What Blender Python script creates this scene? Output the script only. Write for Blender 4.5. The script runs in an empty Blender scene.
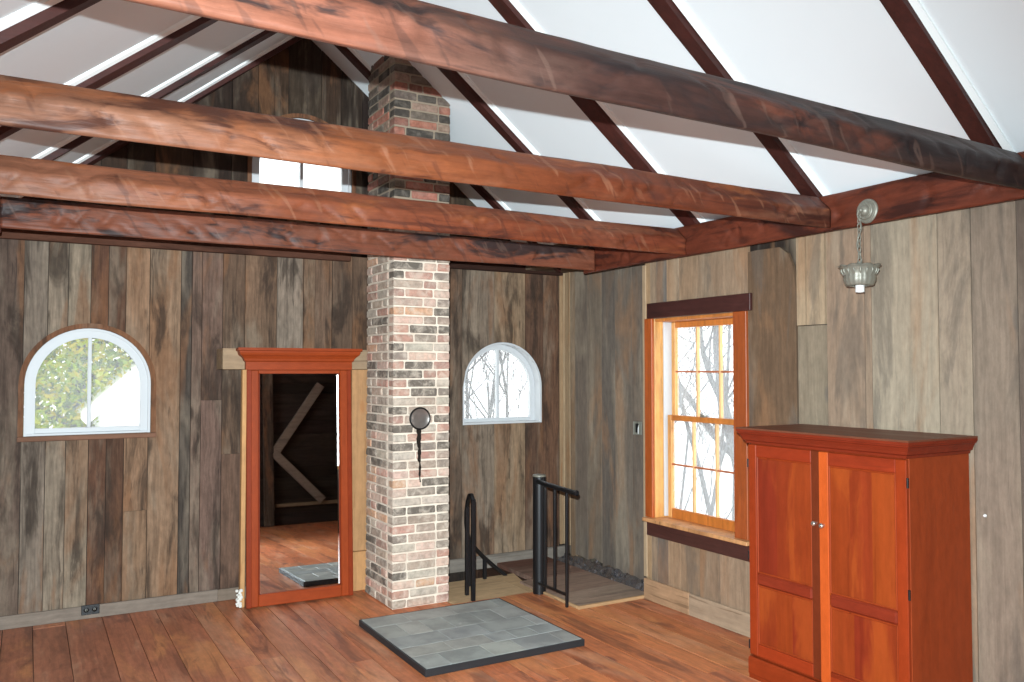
import bpy, bmesh, math, random
from mathutils import Vector, Matrix, noise
rnd = random.Random(7)
S = bpy.context.scene
COL = S.collection
PI = math.pi
R = math.radians

def lin(r, g, b):
    f = lambda c: (c/255/12.92) if c/255 <= .04045 else ((c/255+.055)/1.055)**2.4
    return (f(r), f(g), f(b))

# ------------------------------------------------------------------ mesh builder
class MB:
    def __init__(s): s.v = []; s.f = []; s.t = []; s.o = []; s.sm = []
    def add(s, vs, fs, tint=(1, 1, 1), off=None, smooth=False):
        n = len(s.v)
        s.v += [tuple(v) for v in vs]
        off = off if off is not None else (0, 0, 0)
        for f in fs:
            s.f.append(tuple(i+n for i in f)); s.t.append(tint); s.o.append(off); s.sm.append(smooth)
        return s
    def box(s, lo, hi, c=0.0, tint=(1, 1, 1), off=None, mat=None, jit=0):
        m = [(a+b)/2 for a, b in zip(lo, hi)]; h = [abs(b-a)/2 for a, b in zip(lo, hi)]
        if c <= 0:
            vs = [Vector((m[0]+sx*h[0], m[1]+sy*h[1], m[2]+sz*h[2])) for sx in (-1, 1) for sy in (-1, 1) for sz in (-1, 1)]
            fs = [(0, 1, 3, 2), (4, 6, 7, 5), (0, 4, 5, 1), (2, 3, 7, 6), (0, 2, 6, 4), (1, 5, 7, 3)]
        else:
            c = min(c, min(h)*.9)
            idx = {}; vs = []
            for k, sg in enumerate((x, y, z) for x in (-1, 1) for y in (-1, 1) for z in (-1, 1)):
                j = [rnd.uniform(-jit, jit) for _ in range(3)]
                for a in range(3):
                    p = [m[i]+sg[i]*(h[i]-(0 if i == a else c))+j[i] for i in range(3)]
                    idx[(sg, a)] = len(vs); vs.append(Vector(p))
            fs = []
            for a in range(3):
                b, d = [i for i in range(3) if i != a]
                for sa in (-1, 1):
                    ring = []
                    for sb, sd in ((-1, -1), (1, -1), (1, 1), (-1, 1)):
                        q = [0, 0, 0]; q[a] = sa; q[b] = sb; q[d] = sd; ring.append(idx[(tuple(q), a)])
                    fs.append(tuple(ring))
                e = a; 
                for sb in (-1, 1):
                    for sd in (-1, 1):
                        q1 = [0, 0, 0]; q1[b] = sb; q1[d] = sd; q1[a] = -1
                        q2 = list(q1); q2[a] = 1
                        q1 = tuple(q1); q2 = tuple(q2)
                        fs.append((idx[(q1, b)], idx[(q2, b)], idx[(q2, d)], idx[(q1, d)]))
            for sg in set(k[0] for k in idx): fs.append((idx[(sg, 0)], idx[(sg, 1)], idx[(sg, 2)]))
        if mat is not None: vs = [mat @ v for v in vs]
        return s.add(vs, fs, tint, off)
    def prism(s, poly, axis, a, b, tint=(1, 1, 1), off=None, mat=None):
        """polygon (u,v) extruded along axis between a and b. axis 'x': (y,z); 'y': (x,z); 'z': (x,y)"""
        def P(u, v, w): return {'x': Vector((w, u, v)), 'y': Vector((u, w, v)), 'z': Vector((u, v, w))}[axis]
        n = len(poly)
        vs = [P(u, v, a) for u, v in poly]+[P(u, v, b) for u, v in poly]
        if mat is not None: vs = [mat @ v for v in vs]
        fs = [tuple(range(n)), tuple(range(2*n-1, n-1, -1))]+[(i, (i+1) % n, (i+1) % n+n, i+n) for i in range(n)]
        return s.add(vs, fs, tint, off)
    def tube(s, pts, r, n=10, tint=(1, 1, 1), cap=True, off=None, smooth=True):
        pts = [Vector(p) for p in pts]; k = len(pts)
        rs = r if isinstance(r, (list, tuple)) else [r]*k
        vs = []; fs = []
        t0 = (pts[1]-pts[0]).normalized()
        u = t0.cross(Vector((0, 0, 1)))
        if u.length < .1: u = t0.cross(Vector((1, 0, 0)))
        u.normalize()
        for i, p in enumerate(pts):
            t = (pts[min(i+1, k-1)]-pts[max(i-1, 0)])
            t = t.normalized() if t.length > 1e-9 else t0
            u = (u-t*u.dot(t)); u.normalize(); w = t.cross(u)
            for j in range(n):
                a = 2*PI*j/n; vs.append(p+(u*math.cos(a)+w*math.sin(a))*rs[i])
        for i in range(k-1):
            for j in range(n):
                fs.append((i*n+j, i*n+(j+1) % n, (i+1)*n+(j+1) % n, (i+1)*n+j))
        s.add(vs, fs, tint, off, smooth)
        if cap: s.add([vs[j] for j in range(n)], [tuple(range(n))], tint, off); s.add(vs[-n:], [tuple(range(n-1, -1, -1))], tint, off)
        return s
    def lathe(s, prof, n=28, origin=(0, 0, 0), mat=None, tint=(1, 1, 1), wob=None):
        vs = []; fs = []; k = len(prof); o = Vector(origin)
        for i, (r, z) in enumerate(prof):
            for j in range(n):
                a = 2*PI*j/n; rr, zz = (r, z) if wob is None else wob(i, a, r, z)
                v = Vector((rr*math.cos(a), rr*math.sin(a), zz))
                if mat is not None: v = mat @ v
                vs.append(v+o)
        for i in range(k-1):
            for j in range(n): fs.append((i*n+j, i*n+(j+1) % n, (i+1)*n+(j+1) % n, (i+1)*n+j))
        return s.add(vs, fs, tint, None, True)
    def sweep(s, path, prof, tint=(1, 1, 1)):
        """profile (d,z) swept along a list of plan points [(point, outward mitre vector)], open path"""
        vs = []; n = len(prof)
        for (p, m) in path:
            for d, z in prof: vs.append(Vector((p[0]+m[0]*d, p[1]+m[1]*d, z)))
        fs = []
        for i in range(len(path)-1):
            for j in range(n):
                fs.append((i*n+j, i*n+(j+1) % n, (i+1)*n+(j+1) % n, (i+1)*n+j))
        fs.append(tuple(range(n))); fs.append(tuple(range(len(vs)-1, len(vs)-n-1, -1)))
        return s.add(vs, fs, tint)
    def build(s, name, m, parent=None, fix=True):
        me = bpy.data.meshes.new(name)
        me.from_pydata(s.v, [], s.f)
        ta = me.attributes.new('tint', 'FLOAT_COLOR', 'FACE')
        ta.data.foreach_set('color', [c for t in s.t for c in (*t, 1.0)])
        oa = me.attributes.new('offs', 'FLOAT_VECTOR', 'FACE')
        oa.data.foreach_set('vector', [c for t in s.o for c in t])
        me.polygons.foreach_set('use_smooth', s.sm)
        if fix:
            bm = bmesh.new(); bm.from_mesh(me); bmesh.ops.recalc_face_normals(bm, faces=bm.faces); bm.to_mesh(me); bm.free()
        me.materials.append(m); me.update()
        o = bpy.data.objects.new(name, me); COL.objects.link(o)
        if parent is not None: o.parent = parent
        return o

def tag(o, label=None, cat=None, group=None, kind=None):
    if label: o['label'] = label
    if cat: o['category'] = cat
    if group: o['group'] = group
    if kind: o['kind'] = kind
    return o
def thing(name, label, cat, loc=(0, 0, 0), rot=(0, 0, 0), group=None, kind='thing'):
    o = bpy.data.objects.new(name, None); COL.objects.link(o); o.location = loc; o.rotation_euler = rot
    o.empty_display_size = .1
    return tag(o, label, cat, group, kind)
def struct(o, label=None, cat=None): return tag(o, label, cat, None, 'structure')

# ------------------------------------------------------------------ materials
class NT:
    def __init__(s, name):
        s.m = bpy.data.materials.new(name); s.m.use_nodes = True; s.t = s.m.node_tree; s.t.nodes.clear()
        s.out = s.t.nodes.new('ShaderNodeOutputMaterial')
    def n(s, kind, **kw):
        nd = s.t.nodes.new(kind)
        for k, v in kw.items():
            if k.startswith('i_'):
                key = k[2:]; key = int(key) if key.isdigit() else key.replace('_', ' ')
                s.set(nd.inputs[key], v)
            else: setattr(nd, k, v)
        return nd
    def set(s, inp, v):
        if isinstance(v, bpy.types.NodeSocket): s.t.links.new(v, inp)
        else: inp.default_value = v
    def math(s, op, a, b=0.0, c=0.0, clamp=False):
        nd = s.t.nodes.new('ShaderNodeMath'); nd.operation = op; nd.use_clamp = clamp
        s.set(nd.inputs[0], a); s.set(nd.inputs[1], b); s.set(nd.inputs[2], c); return nd.outputs[0]
    def vmath(s, op, a, b=(0, 0, 0)):
        nd = s.t.nodes.new('ShaderNodeVectorMath'); nd.operation = op
        s.set(nd.inputs[0], a)
        if op == 'SCALE': s.set(nd.inputs[3], b)
        else: s.set(nd.inputs[1], b)
        return nd.outputs[0]
    def noise(s, vec, scale=1, detail=4, rough=.55, dist=0):
        nd = s.t.nodes.new('ShaderNodeTexNoise')
        s.set(nd.inputs['Vector'], vec); nd.inputs['Scale'].default_value = scale; nd.inputs['Detail'].default_value = detail
        nd.inputs['Roughness'].default_value = rough; nd.inputs['Distortion'].default_value = dist
        return nd.outputs[0]
    def ramp(s, x, lo, hi, a=0.0, b=1.0):
        nd = s.t.nodes.new('ShaderNodeMapRange'); nd.interpolation_type = 'SMOOTHSTEP'
        s.set(nd.inputs[0], x); 
        for i, v in enumerate((lo, hi, a, b)): s.set(nd.inputs[i+1], v)
        return nd.outputs[0]
    def mix(s, f, a, b, mode='MIX'):
        nd = s.t.nodes.new('ShaderNodeMix'); nd.data_type = 'RGBA'; nd.blend_type = mode
        s.set(nd.inputs[0], f)
        for i, v in ((6, a), (7, b)): s.set(nd.inputs[i], (*v, 1) if isinstance(v, tuple) and len(v) == 3 else v)
        return nd.outputs[2]
    def attr(s, name):
        nd = s.t.nodes.new('ShaderNodeAttribute'); nd.attribute_name = name; return nd
    def principled(s, col, rough=.6, metal=0, spec=.5, bump=None, bs=.3, bd=.01, **kw):
        p = s.t.nodes.new('ShaderNodeBsdfPrincipled')
        s.set(p.inputs['Base Color'], (*col, 1) if isinstance(col, tuple) and len(col) == 3 else col)
        s.set(p.inputs['Roughness'], rough); p.inputs['Metallic'].default_value = metal; p.inputs['Specular IOR Level'].default_value = spec
        for k, v in kw.items(): s.set(p.inputs[k.replace('_', ' ')], v)
        if bump is not None:
            b = s.t.nodes.new('ShaderNodeBump'); b.inputs['Strength'].default_value = bs; b.inputs['Distance'].default_value = bd
            s.set(b.inputs['Height'], bump); s.t.links.new(b.outputs[0], p.inputs['Normal'])
        s.t.links.new(p.outputs[0], s.out.inputs[0]); return p

def wood(name, axis, stain=(.03, .022, .018), stain_amt=.5, grain=.5, rough=.75, spec=.3, knots=.6, fine=60, bs=.4, patch=1.3,
         blotch=None, blotch_amt=0.0, blotch_lo=.52, warp=.35, pale=None, pale_amt=0.0, coat=0.0, stain_lo=.52, mott=.3, crack=.5, pale_lo=.5, hew=0.0, soft=.2, kr=.05, tmul=(1, 1, 1)):
    """weathered wood: per-board tint from the mesh, stretched grain along an axis, stains and knots"""
    t = NT(name); tc = t.n('ShaderNodeTexCoord').outputs['Object']
    off = t.vmath('SCALE', t.attr('offs').outputs['Vector'], 1.0)
    p = t.vmath('ADD', tc, off)
    st = {'x': (.05, 1, 1), 'y': (1, .05, 1), 'z': (1, 1, .05)}[axis]
    st2 = {'x': (.22, 1, 1), 'y': (1, .22, 1), 'z': (1, 1, .22)}[axis]
    wv = t.noise(p, 3.0, 2)
    wq = t.vmath('ADD', p, t.vmath('SCALE', t.n('ShaderNodeCombineXYZ', i_0=wv, i_1=wv, i_2=wv).outputs[0], warp*.12))
    g = t.vmath('MULTIPLY', wq, st)
    g1 = t.noise(g, fine, 5, .65)
    g2 = t.noise(g, fine*.28, 3, .6)
    s1 = t.noise(t.vmath('MULTIPLY', p, st2), patch*3, 5, .62, .6)
    k = t.n('ShaderNodeTexVoronoi', feature='F1', i_Vector=t.vmath('MULTIPLY', wq, {'x': (.45, 1, 1), 'y': (1, .45, 1), 'z': (1, 1, .45)}[axis]), i_Scale=4.2)
    kn = t.ramp(k.outputs['Distance'], kr, kr+.08, 1, 0)
    kk = t.math('MULTIPLY', kn, t.ramp(t.n('ShaderNodeSeparateColor', i_0=k.outputs['Color']).outputs[0], .45, .55))
    tint = t.mix(1.0, t.attr('tint').outputs['Color'], tmul, 'MULTIPLY')
    gm = t.math('ADD', t.math('MULTIPLY', t.ramp(g1, .3, .7), .6), t.math('MULTIPLY', t.ramp(g2, .3, .7), .4))
    val = t.math('ADD', 1.0-grain*.62, t.math('MULTIPLY', gm, grain*1.1))
    c = t.mix(1.0, tint, t.n('ShaderNodeCombineXYZ', i_0=val, i_1=val, i_2=val).outputs[0], 'MULTIPLY')
    if pale is not None:
        pn = t.noise(t.vmath('MULTIPLY', t.vmath('ADD', p, (5.3, 1.7, 9.1)), st2), patch*2.2, 4, .6, .4)
        c = t.mix(t.math('MULTIPLY', t.ramp(pn, pale_lo, pale_lo+.18), pale_amt), c, pale)
    if blotch is not None:
        bn = t.noise(t.vmath('MULTIPLY', t.vmath('ADD', p, (13.1, 7.7, 3.9)), st2), patch*1.6, 5, .6, .8)
        c = t.mix(t.math('MULTIPLY', t.ramp(bn, blotch_lo, blotch_lo+.12), blotch_amt), c, blotch)
    c = t.mix(t.math('MULTIPLY', t.ramp(s1, stain_lo, stain_lo+soft), stain_amt), c, stain)
    mo = t.noise(t.vmath('MULTIPLY', p, {'x': (.5, 1, 1), 'y': (1, .5, 1), 'z': (1, 1, .5)}[axis]), 26, 6, .7)
    mv = t.math('ADD', 1-mott, t.math('MULTIPLY', mo, 2*mott))
    c = t.mix(1.0, c, t.n('ShaderNodeCombineXYZ', i_0=mv, i_1=mv, i_2=mv).outputs[0], 'MULTIPLY')
    cr = t.noise(t.vmath('MULTIPLY', wq, {'x': (.018, 1, 1), 'y': (1, .018, 1), 'z': (1, 1, .018)}[axis]), fine*.8, 2, .5)
    c = t.mix(t.math('MULTIPLY', t.ramp(cr, .64, .72), crack), c, tuple(x*.8 for x in stain))
    c = t.mix(t.math('MULTIPLY', kk, knots), c, tuple(x*1.3 for x in stain))
    if hew:
        sx = t.n('ShaderNodeSeparateXYZ', i_0=wq)
        q = t.n('ShaderNodeCombineXYZ', i_0=t.math('ADD', t.math('MULTIPLY', sx.outputs[0], 1.0), t.math('MULTIPLY', sx.outputs[2], .55)), i_1=t.math('MULTIPLY', sx.outputs[1], .2), i_2=t.math('MULTIPLY', sx.outputs[2], .22)).outputs[0]
        hn = t.noise(q, 21, 2, .5, .3); hn2 = t.noise(t.vmath('ADD', q, (3.3, 1.1, 7.7)), 15, 3, .55, .3)
        c = t.mix(t.math('MULTIPLY', t.ramp(hn, .62, .68), hew), c, pale)
        c = t.mix(t.math('MULTIPLY', t.ramp(hn2, .60, .66), hew*1.2), c, stain)
    h = t.math('SUBTRACT', t.math('ADD', t.math('MULTIPLY', g1, .7), t.math('MULTIPLY', s1, .3)), t.math('MULTIPLY', kk, .2))
    kw = {}
    if coat: kw = {'Coat_Weight': coat, 'Coat_Roughness': .18}
    t.principled(c, t.math('ADD', rough-.12, t.math('MULTIPLY', g2, .25)), 0, spec, h, bs, .006, **kw)
    return t.m

M = {}
M['barn'] = wood('barn_board', 'z', stain=lin(50, 40, 34), stain_amt=.75, grain=.7, rough=.85, spec=.2, knots=.8, fine=70,
                 blotch=lin(126, 86, 58), blotch_amt=.5, pale=lin(146, 130, 112), pale_amt=.4, tmul=(.86, .78, .73), patch=2.2, mott=.52, crack=.55, stain_lo=.5, soft=.15)
M['barnpale'] = wood('pale_barn_board', 'z', stain=lin(96, 88, 80), stain_amt=.5, grain=.36, rough=.85, spec=.2, knots=.7, fine=52,
                     blotch=lin(152, 112, 80), blotch_amt=.5, pale=lin(174, 158, 136), pale_amt=.4, tmul=(.90, .825, .765), patch=1.7, mott=.36, crack=.22, soft=.12)
M['beam'] = wood('varnished_hewn_beam', 'x', stain=lin(58, 28, 22), stain_amt=.8, grain=.5, rough=.5, spec=.3, knots=.6, fine=38,
                 blotch=lin(150, 84, 46), blotch_amt=.6, patch=2.6, bs=.8, mott=.42, pale=lin(158, 112, 86), pale_amt=.25, stain_lo=.53, soft=.11, hew=.3)
M['beamdark'] = wood('sooty_hewn_beam', 'x', stain=lin(42, 34, 34), stain_amt=.92, grain=.5, rough=.5, spec=.3, knots=.5, fine=38,
                     blotch=lin(128, 66, 46), blotch_amt=.5, patch=2.2, bs=.8, mott=.45, pale=lin(120, 94, 82), pale_amt=.22, stain_lo=.49, soft=.12, hew=.28)
M['plate'] = wood('varnished_plate_beam', 'y', stain=lin(44, 20, 16), stain_amt=.85, grain=.5, rough=.5, spec=.3, knots=.5, fine=38, patch=2.0, mott=.4, stain_lo=.5, soft=.12, bs=.6)
M['rafter'] = wood('dark_rafter', 'x', stain=lin(34, 16, 14), stain_amt=.6, grain=.5, rough=.6, spec=.4, knots=.3, fine=40)
M['floor'] = wood('varnished_floor_plank', 'y', stain=lin(104, 62, 50), stain_amt=.6, grain=.45, rough=.45, spec=.35, knots=.85, fine=46,
                  blotch=lin(216, 146, 92), blotch_amt=.5, patch=2.2, bs=.25, kr=.07, soft=.13, mott=.4, tmul=(1.03, .955, .86), pale=lin(214, 166, 134), pale_amt=.4, crack=.3)
M['pine'] = wood('raw_pine', 'z', stain=lin(150, 100, 60), stain_amt=.4, grain=.3, rough=.7, spec=.3, knots=.6, fine=40)
M['pineh'] = wood('raw_pine_across', 'x', stain=lin(120, 96, 74), stain_amt=.4, grain=.3, rough=.75, spec=.3, knots=.5, fine=40)
M['stainx'] = wood('dark_stained_wood', 'y', stain=lin(30, 16, 14), stain_amt=.6, grain=.4, rough=.5, spec=.4, knots=.3, fine=40)
M['casing'] = wood('orange_stained_casing', 'z', stain=lin(92, 44, 20), stain_amt=.5, grain=.35, rough=.45, spec=.4, knots=.5, fine=40)
M['cherry'] = wood('cherry_veneer', 'z', stain=lin(110, 36, 16), stain_amt=.4, grain=.3, rough=.42, spec=.2, knots=.0, fine=30, bs=.05,
                   blotch=lin(174, 82, 32), blotch_amt=.5, blotch_lo=.5, patch=2.2, mott=.2, crack=.3, coat=.02)
M['cherryplain'] = wood('cherry_solid', 'z', stain=lin(104, 36, 16), stain_amt=.25, grain=.18, rough=.46, spec=.16, knots=.0, fine=34, bs=.05, coat=.02)
M['cherryx'] = wood('cherry_crosswise', 'x', stain=lin(104, 36, 18), stain_amt=.3, grain=.2, rough=.46, spec=.16, knots=.0, fine=34, bs=.05, coat=.02)
M['plywood'] = wood('plywood_face', 'x', stain=lin(150, 118, 84), stain_amt=.35, grain=.25, rough=.75, spec=.25, knots=.25, fine=40, bs=.1)
M['deck'] = wood('worn_deck_board', 'x', stain=lin(74, 60, 52), stain_amt=.6, grain=.4, rough=.8, spec=.2, knots=.3, fine=40, bs=.3, pale=lin(160, 142, 124), pale_amt=.4)
M['old'] = wood('old_wood_dark_and_shaded', 'x', stain=lin(24, 20, 18), stain_amt=.6, grain=.5, rough=.9, spec=.1, knots=.4, fine=40)
M['base'] = wood('grey_baseboard', 'x', stain=lin(96, 88, 80), stain_amt=.5, grain=.3, rough=.85, spec=.2, knots=.5, fine=40)
M['basey'] = wood('tan_baseboard', 'y', stain=lin(110, 84, 62), stain_amt=.4, grain=.3, rough=.8, spec=.2, knots=.4, fine=40)

def simple(name, col, rough=.6, metal=0, spec=.5, nscale=None, namt=.15, bs=.15, **kw):
    t = NT(name); bump = None; c = col
    if nscale:
        tc = t.n('ShaderNodeTexCoord').outputs['Object']; nz = t.noise(tc, nscale, 4)
        v = t.math('ADD', 1-namt, t.math('MULTIPLY', nz, 2*namt))
        c = t.mix(1.0, col, t.n('ShaderNodeCombineXYZ', i_0=v, i_1=v, i_2=v).outputs[0], 'MULTIPLY'); bump = nz
    t.principled(c, rough, metal, spec, bump, bs, .003, **kw); return t.m
M['ceil'] = simple('white_ceiling_panel', lin(230, 235, 237), .8, 0, .2, 3, .02, .03)
M['strip'] = simple('white_painted_strip', lin(246, 248, 246), .6, 0, .3)
M['white'] = simple('white_window_paint', lin(198, 199, 200), .5, 0, .4, 30, .03, .1)
M['black'] = simple('black_painted_steel', lin(22, 22, 24), .38, 0, .5, 40, .1, .05)
M['iron'] = simple('black_iron', lin(18, 16, 16), .5, .3, .5)
M['pewter'] = simple('brushed_pewter', lin(138, 135, 123), .45, .35, .5, 60, .1, .2)
M['nickel'] = simple('nickel', lin(210, 208, 200), .25, .9)
M['socket'] = simple('white_socket', lin(240, 240, 238), .4)
M['slateedge'] = simple('dark_edge', lin(44, 44, 46), .6, 0, .3, 30, .15)
M['foam'] = simple('white_foam', lin(225, 222, 214), .9, 0, .1, 90, .1, .5)
M['foil'] = simple('crumpled_foil', lin(150, 150, 156), .25, .9, .5, 40, .3, .6)
M['fluecap'] = simple('smoky_metal_cap', lin(128, 120, 114), .28, .5, .5, 14, .35, .25)
M['flue'] = simple('black_flue_metal', lin(36, 34, 33), .4, .6, .5, 20, .2)
M['mirror'] = simple('mirror_silver', (.93, .94, .94), .015, 1.0)
M['snow'] = simple('pale_ground', lin(236, 238, 236), .9, 0, .1, .5, .05)
M['bark'] = simple('grey_bark', lin(92, 88, 86), .9, 0, .1, 6, .2)
M['shed'] = simple('white_siding', lin(245, 245, 245), .8, 0, .2)
M['cloth'] = simple('soot_stain', lin(40, 34, 30), .9, 0, .05, 30, .2)

# slate: tint per tile
t = NT('slate_tile'); tc = t.n('ShaderNodeTexCoord').outputs['Object']
off = t.vmath('ADD', tc, t.attr('offs').outputs['Vector'])
n1 = t.noise(off, 5, 5, .6); n2 = t.noise(off, 40, 4)
c = t.mix(1.0, t.attr('tint').outputs['Color'], t.mix(t.ramp(n1, .35, .65), (.78, .78, .78), (1.15, 1.15, 1.13)), 'MULTIPLY')
n3 = t.noise(t.vmath('ADD', tc, (3, 5, 1)), 4.5, 4, .7, 1.5)
c = t.mix(t.math('MULTIPLY', t.ramp(n3, .62, .72), .35), c, lin(205, 205, 200))
t.principled(c, t.math('ADD', .38, t.math('MULTIPLY', n1, .25)), 0, .4, n2, .25, .003); M['slate'] = t.m

# brick: tint per brick, mottled, with whitewash smears
t = NT('old_brick'); tc = t.n('ShaderNodeTexCoord').outputs['Object']
off = t.vmath('ADD', tc, t.attr('offs').outputs['Vector'])
n1 = t.noise(off, 26, 5, .65); n2 = t.noise(off, 90, 4, .6); n3 = t.noise(tc, 14, 5, .7, .5)
c = t.mix(1.0, t.attr('tint').outputs['Color'], t.mix(t.ramp(n1, .3, .7), (.68, .66, .65), (1.2, 1.18, 1.16)), 'MULTIPLY')
zb_ = t.ramp(t.n('ShaderNodeSeparateXYZ', i_0=tc).outputs[2], 2.45, 2.75, 1, .25)
c = t.mix(t.math('MULTIPLY', t.math('ADD', t.math('MULTIPLY', t.ramp(n3, .42, .66), .42), .2), zb_), c, lin(220, 204, 186))
c = t.mix(t.math('MULTIPLY', t.ramp(n2, .62, .74), .5), c, lin(60, 52, 48))
t.principled(c, .9, 0, .15, t.math('ADD', n1, t.math('MULTIPLY', n2, .5)), .6, .004); M['brick'] = t.m
t = NT('lime_mortar'); tc = t.n('ShaderNodeTexCoord').outputs['Object']; n1 = t.noise(tc, 50, 5, .6); n2 = t.noise(tc, 6, 3)
zz = t.n('ShaderNodeSeparateXYZ', i_0=tc).outputs[2]
c = t.mix(t.ramp(n2, .35, .65), lin(236, 222, 204), lin(218, 202, 184))
c = t.mix(t.ramp(t.math('ADD', zz, t.math('MULTIPLY', n2, .3)), 2.5, 2.8), c, lin(150, 134, 116))
t.principled(c, .95, 0, .1, n1, .5, .006); M['mortar'] = t.m

def glass(name, haze, hazecol=(.9, .93, .95)):
    t = NT(name)
    tr = t.n('ShaderNodeBsdfTransparent', i_Color=(.97, .98, .98, 1)); gl = t.n('ShaderNodeBsdfGlossy', i_Roughness=.02)
    di = t.n('ShaderNodeBsdfTranslucent', i_Color=(*hazecol, 1))
    tc = t.n('ShaderNodeTexCoord').outputs['Object']; nz = t.noise(tc, 5, 4, .6, .5)
    m1 = t.n('ShaderNodeMixShader', i_0=t.math('MULTIPLY', t.ramp(nz, .35, .7, .8, 1), haze), i_1=tr.outputs[0], i_2=di.outputs[0])
    m2 = t.n('ShaderNodeMixShader', i_0=.04, i_1=m1.outputs[0], i_2=gl.outputs[0])
    t.t.links.new(m2.outputs[0], t.out.inputs[0]); return t.m
M['glass'] = glass('window_glass', .15)
M['glasshazy'] = glass('dusty_window_glass', .16)
t = NT('spring_leaf')
tn = t.attr('tint').outputs['Color']
d = t.n('ShaderNodeBsdfDiffuse', i_Color=tn); tr = t.n('ShaderNodeBsdfTranslucent', i_Color=tn)
mx = t.n('ShaderNodeMixShader', i_0=.5, i_1=d.outputs[0], i_2=tr.outputs[0]); t.t.links.new(mx.outputs[0], t.out.inputs[0]); M['leaf'] = t.m

# ------------------------------------------------------------------ dimensions (metres; camera above the origin)
XR, XA, YB, XL, YR = 3.78, 4.05, 6.10, -0.32, -1.30
SL = .80; ZE = 2.47
def roof(x): return min(ZE+SL*(XR-x), ZE+SL*(x-XL))
XRIDGE = (XR+XL)/2
def ro(): return (rnd.uniform(-40, 40), rnd.uniform(-40, 40), rnd.uniform(-40, 40))
def vary(c, a=.1):
    k = 1+rnd.uniform(-a, a); return tuple(max(0, x*k*(1+rnd.uniform(-a*.25, a*.25))) for x in c)

# ------------------------------------------------------------------ walls of boards
ARCH = [(0.347, .368, 1.18, 1.505), (3.435, .378, 1.15, 1.455), (1.735, .372, 2.76, 3.09)]
def arch_z(o, x):
    cx, r, sill, spring = o
    return spring+math.sqrt(max(0, r*r-(x-cx)**2))*(.99)
def board(mb, x0, x1, z0, ztop, y0, y1, tint, off, ops):
    """one vertical board of a wall in the XZ plane, cut round the openings; ztop is a function of x"""
    cuts = [x0, x1]
    for (cx, r, sill, spring) in ops:
        for c in (cx-r, cx+r):
            if x0+.001 < c < x1-.001: cuts.append(c)
    cuts.sort()
    for a, b in zip(cuts[:-1], cuts[1:]):
        m = (a+b)/2; tops = [(b, ztop(b))]
        if a < XRIDGE < b: tops.append((XRIDGE, ztop(XRIDGE)))
        tops.append((a, ztop(a)))
        op = [o for o in ops if abs(m-o[0]) < o[1] and z0 < o[2]+.3 and ztop(m) > o[2]]
        if op:
            o = op[0]
            if o[2] > z0: mb.prism([(a, z0), (b, z0), (b, o[2]), (a, o[2])], 'y', y0, y1, tint, off)
            n = max(3, int((b-a)/.025)); arc = [(a+(b-a)*i/n) for i in range(n+1)]
            low = [(x, max(arch_z(o, x), z0)) for x in arc]
            if ztop(m) > low[0][1]: mb.prism(low+tops, 'y', y0, y1, tint, off)
        else: mb.prism([(a, z0), (b, z0)]+tops, 'y', y0, y1, tint, off)
mb = MB()
low = [(-.34, (104, 94, 84)), (-.18, (96, 84, 74)), (-.031, (128, 118, 108)), (.101, (140, 128, 114)), (.215, (138, 128, 114)), (.346, (98, 72, 58)), (.45, (88, 66, 54)),
       (.555, (136, 112, 90)), (.702, (134, 112, 92)), (.899, (84, 78, 72)), (.97, (112, 92, 82)), (1.036, (118, 98, 88)), (1.176, (112, 90, 76)), (1.327, (128, 104, 86)),
       (1.553, (136, 126, 114)), (1.745, (118, 98, 80)), (1.833, (112, 92, 78)), (1.963, (108, 88, 74)), (2.12, (106, 86, 72)), (2.3, (110, 92, 78)), (2.55, (112, 94, 80)), (2.75, (112, 96, 82)),
       (2.943, (110, 96, 84)), (3.051, (132, 120, 106)), (3.349, (142, 122, 100)), (3.65, (98, 76, 62)), (3.83, (104, 80, 64)), (3.99, None)]
for (x0, c), (x1, _) in zip(low[:-1], low[1:]):
    dy = rnd.uniform(0, .009)
    # a board may be pieced from two lengths
    cc = lin(*c)
    if x1-x0 > .1 and rnd.random() < .4:
        zs = rnd.uniform(.5, 1.9); o1, o2 = ro(), ro()
        board(mb, x0+.002, x1-.002, .0, lambda x: zs-.001, YB-dy, YB+.02, vary(cc), o1, ARCH)
        board(mb, x0+.002, x1-.002, zs, lambda x: 2.46, YB-dy+.003, YB+.02, vary(cc), o2, ARCH)
    else: board(mb, x0+.002, x1-.002, .0, lambda x: 2.46, YB-dy, YB+.02, vary(cc), ro(), ARCH)
x = -.34
while x < 3.9:
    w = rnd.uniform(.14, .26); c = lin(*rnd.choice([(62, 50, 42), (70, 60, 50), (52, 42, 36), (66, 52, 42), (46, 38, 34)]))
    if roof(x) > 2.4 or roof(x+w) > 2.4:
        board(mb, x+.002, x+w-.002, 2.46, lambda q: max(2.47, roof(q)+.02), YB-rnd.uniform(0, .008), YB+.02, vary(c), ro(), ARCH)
    x += w
for x0, x1 in ((-.5, .347), (.347, XRIDGE), (XRIDGE, 3.435), (3.435, 4.3)):
    board(mb, x0, x1, -3.0, lambda q: max(2.3, roof(q)+.04), YB+.02, YB+.15, lin(48, 42, 38), ro(), ARCH)
struct(mb.build('wall_back', M['barn']), 'back gable wall of old vertical barn boards behind the chimney', 'wall')

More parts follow.
